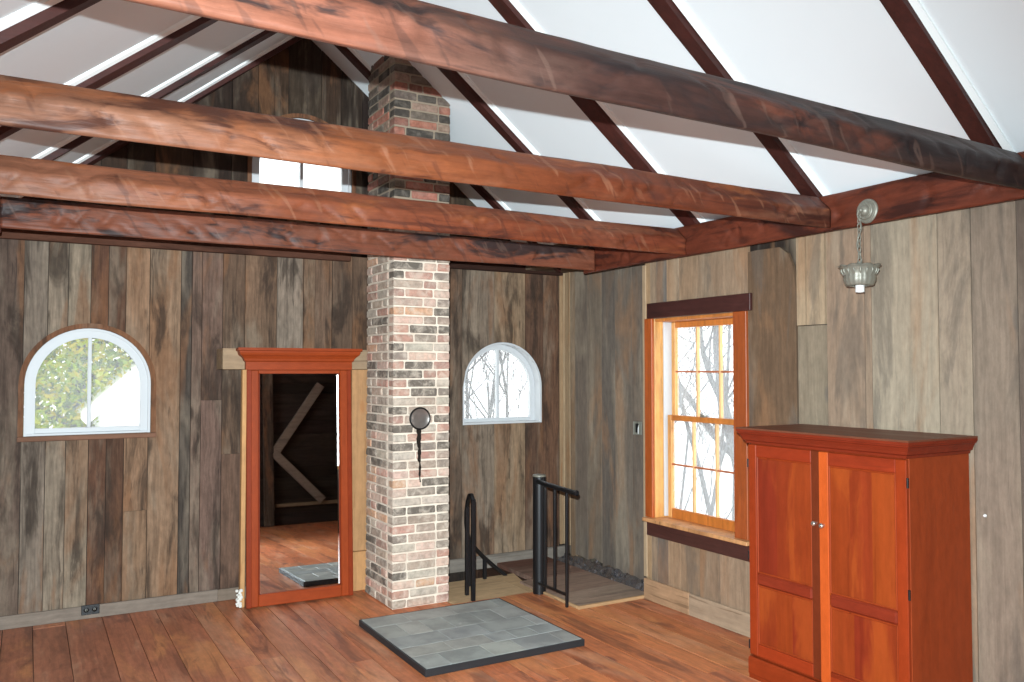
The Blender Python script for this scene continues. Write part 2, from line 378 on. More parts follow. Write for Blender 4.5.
# right wall (plane x = XR), boards of pale barn wood, window opening
WY0, WY1, WZ0, WZ1 = 3.77, 4.56, .575, 1.955
mb = MB()
def rboard(y0, y1, z0, z1, tint, dx=None, poly=None):
    dx = rnd.uniform(0, .008) if dx is None else dx
    off = ro()
    y0, y1 = y0+.002, y1-.002
    segs = [(y0, y1)]
    cuts = sorted([y0, y1]+[c for c in (WY0, WY1) if y0+.002 < c < y1-.002])
    for a, b in zip(cuts[:-1], cuts[1:]):
        m = (a+b)/2
        if WY0 < m < WY1 and z1 > WZ0 and z0 < WZ1:
            if z0 < WZ0: mb.prism([(a, z0), (b, z0), (b, WZ0), (a, WZ0)], 'x', XR-dx, XR+.02, tint, off)
            if z1 > WZ1: mb.prism([(a, WZ1), (b, WZ1), (b, z1), (a, z1)], 'x', XR-dx, XR+.02, tint, off)
        else: mb.prism(poly or [(a, z0), (b, z0), (b, z1), (a, z1)], 'x', XR-dx, XR+.02, tint, off)
ZT = 2.42
for y0, y1, c in ((4.60, 4.66, (176, 150, 120)), (4.53, 4.60, (158, 140, 120)), (4.42, 4.53, (120, 116, 112)), (4.30, 4.42, (170, 144, 118)), (4.12, 4.30, (160, 136, 112)), (3.93, 4.12, (150, 128, 108)), (3.671, 3.93, (156, 136, 116)),
                  (3.098, 3.304, None), (2.858, 3.098, (154, 134, 116)), (2.816, 2.858, (160, 142, 124)), (2.448, 2.816, (172, 160, 144)), (2.285, 2.448, (158, 146, 130)), (2.077, 2.285, (142, 130, 118)),
                  (1.9, 2.077, (112, 102, 94)), (1.6, 1.9, (130, 118, 106)), (1.3, 1.6, (140, 126, 110)), (1.0, 1.3, (130, 118, 106)), (.7, 1.0, (140, 126, 110)), (.4, .7, (120, 108, 96)), (.1, .4, (140, 126, 110)), (-.2, .1, (130, 118, 106)), (-.5, -.2, (140, 126, 110)), (-.9, -.5, (120, 108, 96)), (-1.3, -.9, (130, 118, 106))):
    if c is None:
        rboard(y0, y1-.005, 0, 1.845, vary(lin(146, 134, 118), .05), .004); rboard(y0+.01, y0+.135, 1.85, ZT, vary(lin(178, 160, 136), .05), .004); rboard(y0+.14, y1, 1.85, ZT, vary(lin(172, 154, 130), .05), .006)
    else: rboard(y0, y1, 0, ZT, vary(lin(*c), .06))
# the rough dark board right of the window, with a broken top corner
RB = lin(112, 92, 74)
mb.prism([(3.306, 0), (3.669, 0), (3.669, 2.312), (3.60, 2.316), (3.42, 2.312), (3.36, 2.27), (3.325, 2.19), (3.306, 2.05)], 'x', XR-.009, XR+.02, RB, ro())
mb.prism([(3.306, 2.0), (3.669, 2.0), (3.669, ZT), (3.306, ZT)], 'x', XR+.012, XR+.02, lin(50, 42, 38), ro())
dk = lin(52, 46, 42)
for (a, b, z0, z1) in ((YR-.15, WY0, -3, ZT), (WY1, 4.66, -3, ZT), (WY0, WY1, -3, WZ0), (WY0, WY1, WZ1, ZT)):
    mb.box((XR+.02, a, z0), (XR+.17, b, z1), 0, dk, ro())
struct(mb.build('wall_right', M['barnpale']), 'right wall of wide pale weathered boards with the sash window', 'wall')

# recessed stair alcove wall
mb = MB()
y = 4.95
for w, c in ((.2, (116, 106, 98)), (.22, (120, 112, 104)), (.18, (110, 104, 98)), (.2, (122, 112, 102)), (.18, (114, 104, 96)), (.07, (128, 108, 88)), (.095, (120, 110, 100))):
    zb = .02+rnd.uniform(-.02, .03)
    mb.prism([(y+.002, zb), (y+w*.5, zb+rnd.uniform(-.025, .025)), (y+w-.002, zb+rnd.uniform(-.02, .02)), (y+w-.002, 2.46), (y+.002, 2.46)], 'x', XA-rnd.uniform(0, .006), XA+.02, vary(lin(*c), .06), ro()); y += w
mb.box((XA+.02, 4.95, -3), (XA+.15, 6.25, 2.44), 0, dk, ro())
mb.prism([(XR+.021, 4.661), (XR+.171, 4.661), (XA+.15, 4.949), (XA, 4.949)], 'z', -3, 2.44, lin(120, 100, 80), ro())
mb.box((XR-.16, 5.21, 2.44), (XA+.15, 6.25, 2.62), .004, lin(96, 80, 66), ro()); mb.box((XR-.0, YR-.2, 2.455), (XA+.15, 5.209, 2.66), 0, dk, ro())
struct(mb.build('wall_alcove', M['barnpale']), 'grey board wall of the recessed stair corner', 'wall')

mb = MB()
LY0, LY1, LZ0, LZ1 = .35, 1.5, .8, 2.1
y = YR
while y < YB:
    w = rnd.uniform(.2, .32); y1 = min(y+w, YB)
    if y < LY0 < y1: y1 = LY0
    if y < LY1 < y1: y1 = LY1
    xx, tt, oo = XL+rnd.uniform(0, .008), vary(lin(112, 98, 84)), ro()
    for z0, z1 in (((0, LZ0), (LZ1, 2.44)) if LY0 <= y < LY1-.001 else ((0, 2.44),)): mb.box((XL-.02, y+.002, z0), (xx, y1-.002, z1), 0, tt, oo)
    y = y1
for (a, b, z0, z1) in ((YR-.15, LY0, -3, 2.45), (LY1, YB+.02, -3, 2.45), (LY0, LY1, -3, LZ0), (LY0, LY1, LZ1, 2.45)): mb.box((XL-.15, a, z0), (XL-.02, b, z1), 0, dk, ro())
mb.box((XL-.15, YR-.2, 2.455), (XL, YB+.1, 2.66), 0, dk, ro())
struct(mb.build('wall_left', M['barn']))
mb = MB()
z = 0
while z < 4.2:
    h = rnd.uniform(.16, .26); x0, x1 = XL-.02, XR+.02
    if z > 2.4: d = (z-ZE)/SL; x0, x1 = XL+max(0, d)-.1, XR-max(0, d)+.1
    mb.box((x0, YR-.03, z+.003), (x1, YR-rnd.uniform(0, .008), z+h-.003), 0, vary(lin(50, 42, 36), .2), ro()); z += h
mb.prism([(XL-.15, -3), (XR+.17, -3), (XR+.17, 2.4), (XRIDGE, 4.2), (XL-.15, 2.4)], 'y', YR-.15, YR-.03, dk, ro())
struct(mb.build('wall_rear', M['old']))  # boards tinted dark in place of the flash not reaching back here

# ------------------------------------------------------------------ floor
mb = MB()
STX0, STX1, STY0 = 2.53, XA+.02, 5.20        # stair corner cut out of the planks
x = XL
while x < XR-.001:
    w = rnd.choice((.13, .15, .16, .18, .21)); x1 = min(x+w, XR)
    y = YR; 
    while y < YB:
        L = rnd.uniform(3.2, 6.5); y1 = min(y+L, YB)
        c = rnd.choice([(192, 118, 78), (186, 112, 76), (198, 124, 82), (184, 110, 76), (200, 126, 86), (190, 116, 80)])
        ye = y1
        if x1 > STX0 and x < STX0 and y1 > STY0: pass
        a, b = x+.002, x1-.002
        lf = min(1, max(0, (1.9-x)/1.6)); c = tuple(q*(1-lf)+w_*lf for q, w_ in zip(c, (166, 108, 86)))
        tt, oo, zt = vary(lin(*c), .06), ro(), -rnd.uniform(0, .0015)
        if b > STX0 and y1 > STY0:
            if y < STY0-.01: mb.box((a, y+.001, -.03), (b, STY0-.0005, zt), 0, tt, oo)
            if a < STX0-.01: mb.box((a, max(y, STY0)+.0005, -.03), (STX0, y1-.001, zt), 0, tt, oo)
        else: mb.box((a, y+.001, -.03), (b, y1-.001, zt), 0, tt, oo)
        y = y1
    x = x1
d2 = lin(46, 30, 22)
mb.box((XL-.1, YR-.1, -.15), (STX0, YB+.02, -.031), 0, d2); mb.box((STX0, YR-.1, -.15), (XR+.02, STY0, -.031), 0, d2)
struct(mb.build('floor', M['floor']), 'varnished wide plank floor', 'floor')
# stairwell bottom
struct(MB().box((STX0-.1, STY0-.1, -2.9), (XA+.1, YB+.1, -2.8), 0, d2).build('floor_below', M['old']))

# ------------------------------------------------------------------ ceiling (two slopes)
mb = MB()
for s in (1, -1):
    xe = XR-.005 if s > 0 else XL+.005
    ze = ZE+SL*((XR-xe) if s > 0 else (xe-XL)); zr = roof(XRIDGE)
    mb.prism([(xe, ze), (XRIDGE, zr), (XRIDGE, zr+.16), (xe, ze+.16)], 'y', YR-.3, YB+.14)
struct(mb.build('ceiling', M['ceil']), 'white panelled sloping ceiling under the roof', 'ceiling')

# rafters with white filler strip on the side facing the camera
def rafter(y0, y1, side, label, depth=.05, strip=.028):
    ang = math.atan(SL); xe = XR if side > 0 else XL
    r = thing('rafter', label, 'rafter', (xe, y0, ZE), group='roof rafters')
    L = (XR-XRIDGE); n = 40; m = MB(); off = ro()
    vs = []
    for i in range(n+1):
        q = i/n*L; xx = -side*q; zz = SL*q
        w = .006*math.sin(q*5+y0*7); e = .005*math.sin(q*3.1+y0*3)
        for dy, dz in ((0, .02), (0+w, -depth+e), (y1-y0+w*.6, -depth-e), (y1-y0, .02)): vs.append(Vector((xx-side*(.06 if i == 0 else 0)*0, dy, zz+dz/math.cos(ang))))
    fs = []
    for i in range(n):
        for j in range(4): fs.append((i*4+j, i*4+(j+1) % 4, i*4+4+(j+1) % 4, i*4+4+j))
    fs += [(0, 1, 2, 3), (n*4+3, n*4+2, n*4+1, n*4)]
    m.add(vs, fs, vary(lin(66, 28, 22), .08), off)
    m.build('rafter_timber', M['rafter'], r)
    m = MB(); a = -strip; b = -.004
    P = lambda q, dz: Vector((-side*q, 0, SL*q+dz/math.cos(ang)))
    vs = []
    for q in (0.0, L-.01):
        for dy, dz in ((a, .01), (a, -.012), (b, -.022), (b, .01)): p = P(q, dz); p.y = dy; vs.append(p)
    m.add(vs, [(0, 1, 5, 4), (1, 2, 6, 5), (2, 3, 7, 6), (3, 0, 4, 7), (0, 1, 2, 3), (4, 5, 6, 7)])
    tag(m.build('filler_strip', M['strip'], r), 'white filler strip')
    return r
ordn = ['nearest the camera, at upper right', 'second from the camera', 'third from the camera', 'fourth from camera, just right of the chimney', 'farthest, close to the back gable']
for (a, b), w in zip(((2.055, 2.13), (3.03, 3.12), (3.975, 4.085), (4.875, 4.97), (5.74, 5.81)), ordn):
    rafter(a, b, 1, 'dark rafter on the right roof slope, '+w)
for (a, b), w in zip(((2.95, 3.04), (4.03, 4.115), (5.12, 5.205), (5.93, 6.02)), ['nearest the camera, at the top left corner', 'second from the camera', 'third from the camera', 'farthest, against the back gable']):
    rafter(a, b, -1, 'dark rafter on the left roof slope, '+w)

# ------------------------------------------------------------------ hewn tie beams
def hewn(name, axis, a, b, f0, z0, h, th, seed, mat, tint, label, cat='beam', group=None, sgn=1, wane=.44, lean=.075, f1=None, stops=None):
    """axis 'x': runs along x from a to b, front face at y=f0 (towards -y), thickness th.  axis 'y': runs along y, face at x=f0."""
    rr = random.Random(seed); n = int(abs(b-a)/.014)
    prof = []                                    # (depth, height) round the section, front first
    K = 15
    for i in range(K+1):
        t_ = i/K; d = 0 if t_ < 1-wane else lean*(t_-(1-wane))/wane
        if i == 0: d = .003
        prof.append((d, t_*h, 1))
    prof += [(th*.6, h+.004, 0), (th, h-.004, 0), (th*1.02, h*.62, 0), (th*.92, h*.36, 0), (th*.62, h*.17, .2), (th*.30, h*.045, .3), (th*.12, h*.0, .5)]
    gz = [(rr.uniform(0, abs(b-a)), rr.uniform(.25, .85), rr.uniform(.009, .03), rr.uniform(.005, .013), rr.uniform(-1.2, 1.2)) for _ in range(int(abs(b-a)*13))]
    vs = []
    for i in range(n+1):
        s = (b-a)*i/n
        for (d, z, fr) in prof:
            t_ = z/h
            q = Vector((s*2.2, z*9, seed*3.7))
            dd = (noise.noise(q)*.010+noise.noise(Vector((s*7+z*14, z*12, seed)))*.0055)*fr
            # waney ridge line wanders
            if fr == 1 and t_ > .3:
                dd += .012*max(0, t_-.5-.12*noise.noise(Vector((s*1.3, 0, seed+9))))
            for (gx, gt, gw, ga, gs) in gz:
                if abs(abs(s)-gx) > .25: continue
                e = ((abs(s)-gx-(t_-gt)*h*gs*1.6)/gw)**2+((t_-gt)/.26)**2
                if e < 6 and fr == 1: dd += ga*math.exp(-e)
            zz = z0+z+.006*noise.noise(Vector((s*1.1, 0 if t_ < .5 else 5, seed*2)))
            fs0 = f0 if f1 is None else f0+(f1-f0)*i/n
            vs.append(Vector((a+s, fs0+d+dd, zz)) if axis == 'x' else Vector((f0+sgn*(d+dd), a+s, zz)))
    k = len(prof); fs = []
    for i in range(n):
        for j in range(k): fs.append((i*k+j, i*k+(j+1) % k, (i+1)*k+(j+1) % k, (i+1)*k+j))
    fs += [tuple(range(k)), tuple(range(n*k+k-1, n*k-1, -1))]
    m = MB(); m.add(vs, fs, tint, (seed*3.1, seed*1.7, seed*2.3), True)
    if stops:                                   # tint changes along the length, smoke-darkened on the nearest beam
        for q in range(n*k):
            u = (q//k)/n; u0, c0 = stops[0]
            for u1, c1 in stops[1:]:
                if u <= u1: break
                u0, c0 = u1, c1
            w_ = min(1, max(0, (u-u0)/(u1-u0))); m.t[q] = tuple(x+(y-x)*w_ for x, y in zip(c0, c1))
    o = m.build(name, mat); 
    for p in o.data.polygons:
        if len(p.vertices) > 4: p.use_smooth = False
    return tag(o, label, cat, group, 'thing')
XI0, XI1 = -.14, 3.62
TB = 'tie beams across the room'
hewn('tie_beam', 'x', XI0, XI1, 1.80, 2.344, .178, .15, 3, M['beamdark'], lin(132, 74, 54), 'nearest hewn tie beam, blackened in the middle, running off the top of the photo', group=TB, f1=1.90, stops=[(0, lin(150, 96, 74)), (.2, lin(128, 78, 60)), (.34, lin(70, 46, 40)), (.6, lin(66, 42, 36)), (1, lin(58, 46, 42))])
hewn('tie_beam', 'x', XI0, XI1, 2.94, 2.341, .176, .16, 5, M['beam'], lin(150, 82, 54), 'middle hewn tie beam, crossing in front of the upper arched window', group=TB, stops=[(0, lin(136, 94, 74)), (.3, lin(126, 70, 40)), (.6, lin(104, 49, 26)), (1, lin(82, 40, 28))])
hewn('tie_beam', 'x', XI0, XI1, 4.05, 2.333, .176, .16, 8, M['beam'], lin(132, 74, 48), 'third hewn tie beam from the camera, just above the chimney-front timber', group=TB, stops=[(0, lin(136, 88, 66)), (.35, lin(122, 64, 40)), (.7, lin(116, 56, 32)), (1, lin(108, 52, 34))])
hewn('tie_beam', 'x', XI0, XI1, 5.04, 2.333, .165, .16, 11, M['beamdark'], lin(118, 66, 46), 'farthest tie beam, passing right in front of the brick chimney', group=TB, wane=.2, lean=.01)
hewn('wall_plate_beam', 'y', YR, 5.20, XI1, 2.326, .195, .155, 17, M['plate'], lin(98, 46, 30), 'long reddish plate beam along the top of the right wall, carrying the pendant lamp', wane=.15, lean=.008)
hewn('wall_plate_beam', 'y', YR, 5.20, XI0, 2.326, .195, .155, 19, M['plate'], lin(116, 48, 30), 'long plate beam along the top of the left wall', sgn=-1, wane=.15, lean=.008)
# ledger on the gable wall
mb = MB()
mb.box((XL+.05, YB-.06, 2.415), (2.09, YB-.012, 2.50), .004, lin(86, 56, 44), ro())
mb.box((2.56, YB-.06, 2.415), (XA-.05, YB-.012, 2.50), .004, lin(50, 32, 26), ro())  # this length tinted darker to stand in for the beam's shadow
tag(mb.build('ledger_board', M['old']), 'dark ledger board along the back wall just under the farthest tie beam', 'ledger', None, 'thing')

# ------------------------------------------------------------------ baseboards, corner trim
mb = MB(); mb.box((XL, YB-.03, 0), (1.16, YB-.011, .082), .003, lin(132, 118, 106), ro()); mb.box((1.16, YB-.03, 0), (2.5, YB-.011, .08), .003, lin(124, 108, 94), ro())
struct(mb.build('baseboard_back', M['base']))
mb = MB(); mb.box((2.56, YB-.035, -.02), (XA-.01, YB-.011, .085), .003, lin(128, 118, 108), ro()); struct(mb.build('baseboard_alcove', M['base']))
mb = MB()
mb.box((XR-.028, 4.20, 0), (XR-.010, 4.658, .145), .003, lin(172, 136, 104), ro()); mb.box((XR-.026, YR, 0), (XR-.010, 4.198, .14), .003, lin(164, 140, 116), ro())
struct(mb.build('baseboard_right', M['basey']))
mb = MB()
mb.box((3.985, YB-.03, .1), (4.018, YB-.011, 2.45), .003, lin(150, 122, 92), ro()); mb.box((4.022, YB-.03, .1), (4.046, YB-.011, 2.45), .003, lin(164, 138, 108), ro())
struct(mb.build('trim_1', M['pine']))
mb = MB(); mb.box((4.03, 5.99, .1), (4.041, 6.06, 2.45), .002, lin(150, 126, 98), ro()); struct(mb.build('trim_2', M['pine']))
mb = MB(); mb.box((3.772, 4.645, .15), (3.80, 4.682, 2.34), .003, lin(176, 150, 120), ro()); struct(mb.build('trim_3', M['pine']))

# ------------------------------------------------------------------ arched windows
def ring_strip(m, pin, pout, y0, y1, tint=(1, 1, 1)):
    n = len(pin)
    vs = [Vector((p[0], y, p[1])) for y in (y0, y1) for p in pin]+[Vector((p[0], y, p[1])) for y in (y0, y1) for p in pout]
    I0, I1, O0, O1 = 0, n, 2*n, 3*n; fs = []
    for i in range(n-1):
        fs += [(I0+i, I0+i+1, O0+i+1, O0+i), (I1+i, I1+i+1, O1+i+1, O1+i), (I0+i, I0+i+1, I1+i+1, I1+i), (O0+i, O0+i+1, O1+i+1, O1+i)]
    fs += [(I0, I1, O1, O0), (I0+n-1, I1+n-1, O1+n-1, O0+n-1)]
    m.add(vs, fs, tint, ro())
def arch_pts(cx, r, sill, spring, d=0, n=30, db=0):
    """from lower left, up over the arch to lower right, inset by d"""
    q = r-d
    return [(cx-q, sill+db)]+[(cx-q*math.cos(PI*i/n), spring+(q*.99)*math.sin(PI*i/n)) for i in range(n+1)]+[(cx+q, sill+db)]
def arch_window(idx, o, label, trim, recess):
    cx, r, sill, spring = o
    w = thing('window_%d' % idx, label, 'window', (0, 0, 0), kind='structure')
    m = MB(); ring_strip(m, arch_pts(cx, r-.001, sill, spring, .016), arch_pts(cx, r-.001, sill, spring, 0), YB-.006, YB+.145)
    m.box((cx-r+.001, YB-.004, sill+.0005), (cx+r-.001, YB+.145, sill+.014), .001); m.build('reveal_lining', M['white'], w)
    m = MB(); ya, yb = YB+recess, YB+recess+.04
    ring_strip(m, arch_pts(cx, r, sill, spring, .062, db=.014), arch_pts(cx, r, sill, spring, .0165, db=.014), ya, yb)
    m.box((cx-r+.062, ya, sill+.0145), (cx+r-.062, yb, sill+.045), .002)
    m.build('sash', M['white'], w)
    m = MB(); zt = spring+(r-.062)*.99
    m.box((cx-.011, ya-.002, sill+.045), (cx+.011, yb-.004, zt+.006), .003); m.build('mullion', M['white'], w)
    m = MB(); p = arch_pts(cx, r, sill, spring, .058, db=.03); m.prism(p, 'y', ya+.016, ya+.021); m.build('glass_pane', M['glass'], w, True)
    if trim:
        m = MB(); ring_strip(m, arch_pts(cx, r, sill, spring, -.002), arch_pts(cx, r, sill, spring, -.032), YB-.024, YB-.0095, lin(124, 88, 66)); m.build('arch_casing', M['barn'], w)
        m = MB(); m.box((cx-r-.035, YB-.04, sill-.032), (cx+r+.035, YB-.0095, sill-.001), .004, lin(122, 88, 70), ro()); m.build('window_sill', M['base'], w)
    return w
arch_window(1, ARCH[0], 'white arched window on the back wall left of the mirror, green leaves outside', True, .015)
arch_window(2, ARCH[1], 'white arched window in the stair corner right of the chimney', False, .085)
arch_window(3, ARCH[2], 'arched window high in the gable, half hidden behind the tie beams', True, .03)

# ------------------------------------------------------------------ sash window on the right wall
w = thing('window_4', 'double-hung twelve-pane window with orange casing on the right wall', 'window', (0, 0, 0), kind='structure')
def bx(name, lo, hi, mat, tint, c=.003, parent=w): return MB().box(lo, hi, c, tint, ro()).build(name, M[mat], parent)
OR = lin(168, 82, 34)
bx('head_casing', (XR-.034, 3.632, 1.957), (XR-.009, 4.602, 2.062), 'stainx', lin(66, 34, 30))
bx('side_casing', (XR-.032, WY1-.008, WZ0+.002), (XR-.009, 4.632, 1.956), 'casing', OR)
bx('side_casing', (XR-.032, 3.668, WZ0+.002), (XR-.009, WY0+.008, 1.956), 'casing', lin(156, 76, 34))
bx('window_sill', (XR-.075, 3.636, .552), (XR+.17, 4.615, .5768), 'casing', lin(206, 150, 100), .004)
bx('apron', (XR-.042, 3.642, .455), (XR-.009, 4.605, .551), 'stainx', lin(74, 42, 36))
LT = lin(226, 166, 96)
for y0, y1 in ((WY1-.014, WY1-.0005), (WY0+.0005, WY0+.014)):
    bx('jamb', (XR-.008, y0, WZ0+.001), (XR+.165, y1, WZ1-.001), 'casing', LT)
bx('head_jamb', (XR-.008, WY0+.015, WZ1-.022), (XR+.165, WY1-.015, WZ1-.001), 'casing', lin(206, 128, 64))
for y0, y1 in ((WY1-.03, WY1-.0145), (WY0+.0145, WY0+.03)): bx('sash_track', (XR+.062, y0, WZ0+.01), (XR+.16, y1, WZ1-.023), 'white', (1, 1, 1))
def sash(name, x0, z0, z1, brail, trail):
    xa, xb = x0, x0+.034; ya, yb = WY0+.032, WY1-.032
    s_ = MB()
    for a, b in ((ya, ya+.038), (yb-.038, yb)): s_.box((xa, a, z0), (xb, b, z1), .003, lin(222, 160, 92), ro())
    s_.box((xa, ya+.038, z0), (xb, yb-.038, z0+brail), .003, lin(190, 112, 48), ro()); s_.box((xa, ya+.038, z1-trail), (xb, yb-.038, z1), .003, lin(196, 120, 56), ro())
    so = s_.build(name, M['casing'], w)
    ga, gb = ya+.038, yb-.038
    for i in (1, 2):
        y = ga+(gb-ga)*i/3; MB().box((xa+.002, y-.009, z0+brail), (xb-.008, y+.009, z1-trail), .003, lin(224, 176, 120), ro()).build('muntin', M['casing'], so)
    z = (z0+brail+z1-trail)/2; MB().box((xa+.004, ga, z-.006), (xb-.01, gb, z+.006), .002, lin(186, 110, 74), ro()).build('muntin', M['casing'], so)
    MB().box((xa+.018, ga-.004, z0+brail-.004), (xa+.022, gb+.004, z1-trail+.004), 0).build('glass_pane', M['glasshazy'], so)
    return so
sash('upper_sash', XR+.125, 1.245, WZ1-.024, .036, .04)
lo_ = sash('lower_sash', XR+.086, WZ0+.0022, 1.285, .066, .036)
MB().box((XR+.072, 4.14, 1.285), (XR+.10, 4.19, 1.297), .004).tube([(XR+.085, 4.165, 1.297), (XR+.078, 4.19, 1.305)], .005, 8).build('sash_lock', M['pewter'], lo_)

w5 = thing('window_5', 'added unseen sash window in the left wall, made for the fill light', 'window', (0, 0, 0), kind='structure')  # invented window, out of view, giving the fill lamp an opening
for y0, y1, z0, z1 in ((LY0+.001, LY0+.05, LZ0+.001, LZ1-.001), (LY1-.05, LY1-.001, LZ0+.001, LZ1-.001), (LY0+.051, LY1-.051, LZ0+.001, LZ0+.06), (LY0+.051, LY1-.051, LZ1-.06, LZ1-.001), (LY0+.051, LY1-.051, 1.43, 1.47)):
    bx('sash_frame', (XL-.13, y0, z0), (XL-.09, y1, z1), 'casing', LT, .003, w5)
MB().box((XL-.112, LY0+.045, LZ0+.05), (XL-.108, LY1-.045, LZ1-.05)).build('glass_pane', M['glass'], w5)

# ------------------------------------------------------------------ chimney
ch = thing('chimney', 'whitewashed old brick chimney rising through the roof', 'chimney', (2.325, 5.27, 0))
CX0, CX1, CY0, CY1 = 2.118, 2.546, 5.268, 5.78
mb = MB(); mb.box((CX0+.007-2.325, CY0+.007-5.27, 0), (CX1-.007-2.325, CY1-.007-5.27, 4.3), .004); mb.build('mortar_core', M['mortar'], ch)
mb = MB()
pal = [((178, 124, 108), 6), ((198, 164, 148), 6), ((170, 146, 130), 5), ((150, 130, 116), 5), ((108, 96, 88), 3), ((40, 34, 32), 6), ((200, 148, 112), 2), ((180, 168, 154), 6), ((158, 112, 100), 3), ((128, 114, 104), 5)]
bag = [c for c, k in pal for _ in range(k)]
hiB = [((120, 78, 66), 3), ((46, 42, 40), 3), ((138, 112, 98), 3), ((150, 92, 76), 2), ((90, 78, 70), 3), ((74, 66, 62), 2)]
bagh = [c for c, k in hiB for _ in range(k)]
pitch = .0615; nrow = int(4.25/pitch)
for r_ in range(nrow):
    z = .006+r_*pitch; h = pitch-.011
    def brick(lo, hi):
        c = rnd.choice(bagh if z > 2.55 else bag)
        lo = [l-q for l, q in zip(lo, (2.325, 5.27, 0))]; hi = [l-q for l, q in zip(hi, (2.325, 5.27, 0))]
        mb.box(lo, hi, .006, vary(lin(*c), .12), ro(), jit=.0022)
    L = CX1-CX0; j = .010
    pat = ([.5, .5], [.26, .5, .24], [.36, .4, .24], [.52, .24, .24], [.25, .25, .5], [.3, .48, .22])[rnd.randrange(6)] if r_ % 2 else ([.25, .5, .25], [.2, .5, .3], [.4, .35, .25], [.28, .5, .22])[rnd.randrange(4)]
    x = CX0
    for q in pat:
        brick((x+j/2, CY0, z), (x+q*L-j/2, CY0+.09, z+h)); x += q*L
    D = CY1-CY0-.1
    pat = [.25, .5, .25] if r_ % 2 else [.5, .25, .25]
    if rnd.random() < .4: pat = [.5, .5]
    y = CY0+.1
    for q in pat:
        brick((CX0, y+j/2, z), (CX0+.09, y+q*D-j/2, z+h)); brick((CX1-.09, y+j/2, z), (CX1, y+q*D-j/2, z+h)); y += q*D
    for a, b in ((0, .5), (.5, 1)): brick((CX0+a*L+j/2, CY1-.09, z), (CX0+b*L-j/2, CY1, z+h))
mb.build('brickwork', M['brick'], ch)
# stovepipe thimble and the soot that ran out of it
ry = Matrix.Rotation(R(90), 4, 'X')
m = MB(); m.lathe([(.0745, -.004), (.078, .010), (.076, .018), (.070, .019), (.066, .012)], 36, (-.012, -.003, 1.268), ry)
th_ = m.build('stovepipe_thimble', M['flue'], ch)
MB().lathe([(.0675, .013), (.055, .008), (.035, .0045), (.0005, .003)], 36, (-.012, -.003, 1.268), ry).build('thimble_cap', M['fluecap'], th_)
m = MB(); pts = []
zt = 1.195; n = 22
L_ = []; R_ = []
for i in range(n+1):
    t_ = i/n; z = zt-t_*.36; w_ = (.016*(1-t_)**1.2+.005+.003*math.sin(i*2.1)+.002*math.sin(i*5.3)); cx = -.014+.010*t_+.002*math.sin(i*.9)
    L_.append((cx-w_, z)); R_.append((cx+w_*.7, z))
for i in range(n): m.prism([L_[i], R_[i], R_[i+1], L_[i+1]], 'y', -.0035, .004)
tag(m.build('soot_streak', M['cloth'], ch), 'black soot streak below the stovepipe hole')

# ------------------------------------------------------------------ pine frame behind the mirror
pf = thing('pine_frame', 'raw pine frame on the wall behind the tall mirror', 'frame', (1.65, 5.86, 0))
MB().box((-.392, -.03, 0), (-.362, .02, 1.60), .003, lin(196, 148, 98), ro()).build('post', M['pine'], pf)
MB().box((.39, 0.0, .285), (.53, .238, 1.60), .003, lin(176, 132, 90), ro()).build('post', M['pine'], pf)
MB().box((.385, -.004, 0.0), (.53, .234, .281), .003, lin(190, 140, 92), ro()).build('plinth_block', M['pine'], pf)
MB().box((-.515, 0.01, 1.602), (.53, .228, 1.745), .003, lin(160, 134, 106), ro()).build('header', M['pineh'], pf)

# ------------------------------------------------------------------ mirror
mi = thing('floor_mirror', 'tall cherry framed mirror with crown leaning between arched window and chimney', 'mirror', (1.645, 5.735, 0), (R(-3), 0, R(-2)))
W2 = .362; CH = lin(146, 60, 25)
def frame_member(poly_outer, mat='cherryplain'): pass
fr = MB()
fr.box((-W2, 0, .012), (-W2+.078, .036, 1.60), .005, vary(CH, .04), ro()); fr.box((W2-.078, 0, .012), (W2, .036, 1.60), .005, vary(CH, .04), ro())
fr.box((-W2-.003, -.008, .012), (-W2+.030, -.0005, 1.60), .004, lin(132, 50, 22), ro()); fr.box((W2-.030, -.008, .012), (W2+.003, -.0005, 1.60), .004, lin(132, 50, 22), ro())
fo = fr.build('side_frame', M['cherryplain'], mi)
fr = MB(); fr.box((-W2+.078, .0005, .012), (W2-.078, .0355, .092), .004, vary(CH, .04), ro()); fr.build('bottom_rail', M['cherryx'], mi)
fr = MB(); fr.box((-W2+.078, .0005, 1.575), (W2-.078, .0355, 1.60), .003, vary(CH, .04), ro()); fr.build('top_rail', M['cherryx'], mi)
fr = MB(); i = W2-.078
for a, b in ((-i, -i+.010), (i-.010, i)): fr.box((a, .008, .092), (b, .026, 1.575), .003, lin(120, 46, 26), ro())
fr.build('inner_bead', M['cherryplain'], mi)
# crown: frieze + stepped cove
cp = [(0, 1.601), (.008, 1.601), (.008, 1.655), (.018, 1.662), (.022, 1.676), (.034, 1.690), (.05, 1.702), (.056, 1.716), (.058, 1.727), (.068, 1.731), (.068, 1.748), (0, 1.748)]
pa = [((-W2, .036), (-1, 0)), ((-W2, 0), (-1, -1)), ((W2, 0), (1, -1)), ((W2, .036), (1, 0))]
m = MB(); m.sweep(pa, cp, CH); m.box((-W2+.0005, .001, 1.6015), (W2-.0005, .036, 1.7475), 0, CH); m.build('crown_moulding', M['cherryx'], mi)
MB().box((-i+.010, .018, .092), (i-.010, .024, 1.575), 0).build('mirror_glass', M['mirror'], mi)
MB().prism([(i-.010, .0175), (i-.010, .0145), (i-.018, .0175)], 'z', .10, 1.565).build('bevelled_edge', M['mirror'], mi)
MB().box((-W2+.03, .0365, .03), (W2-.03, .044, 1.62), 0, lin(120, 90, 60), ro()).build('backing_board', M['pine'], mi)
fm = MB()
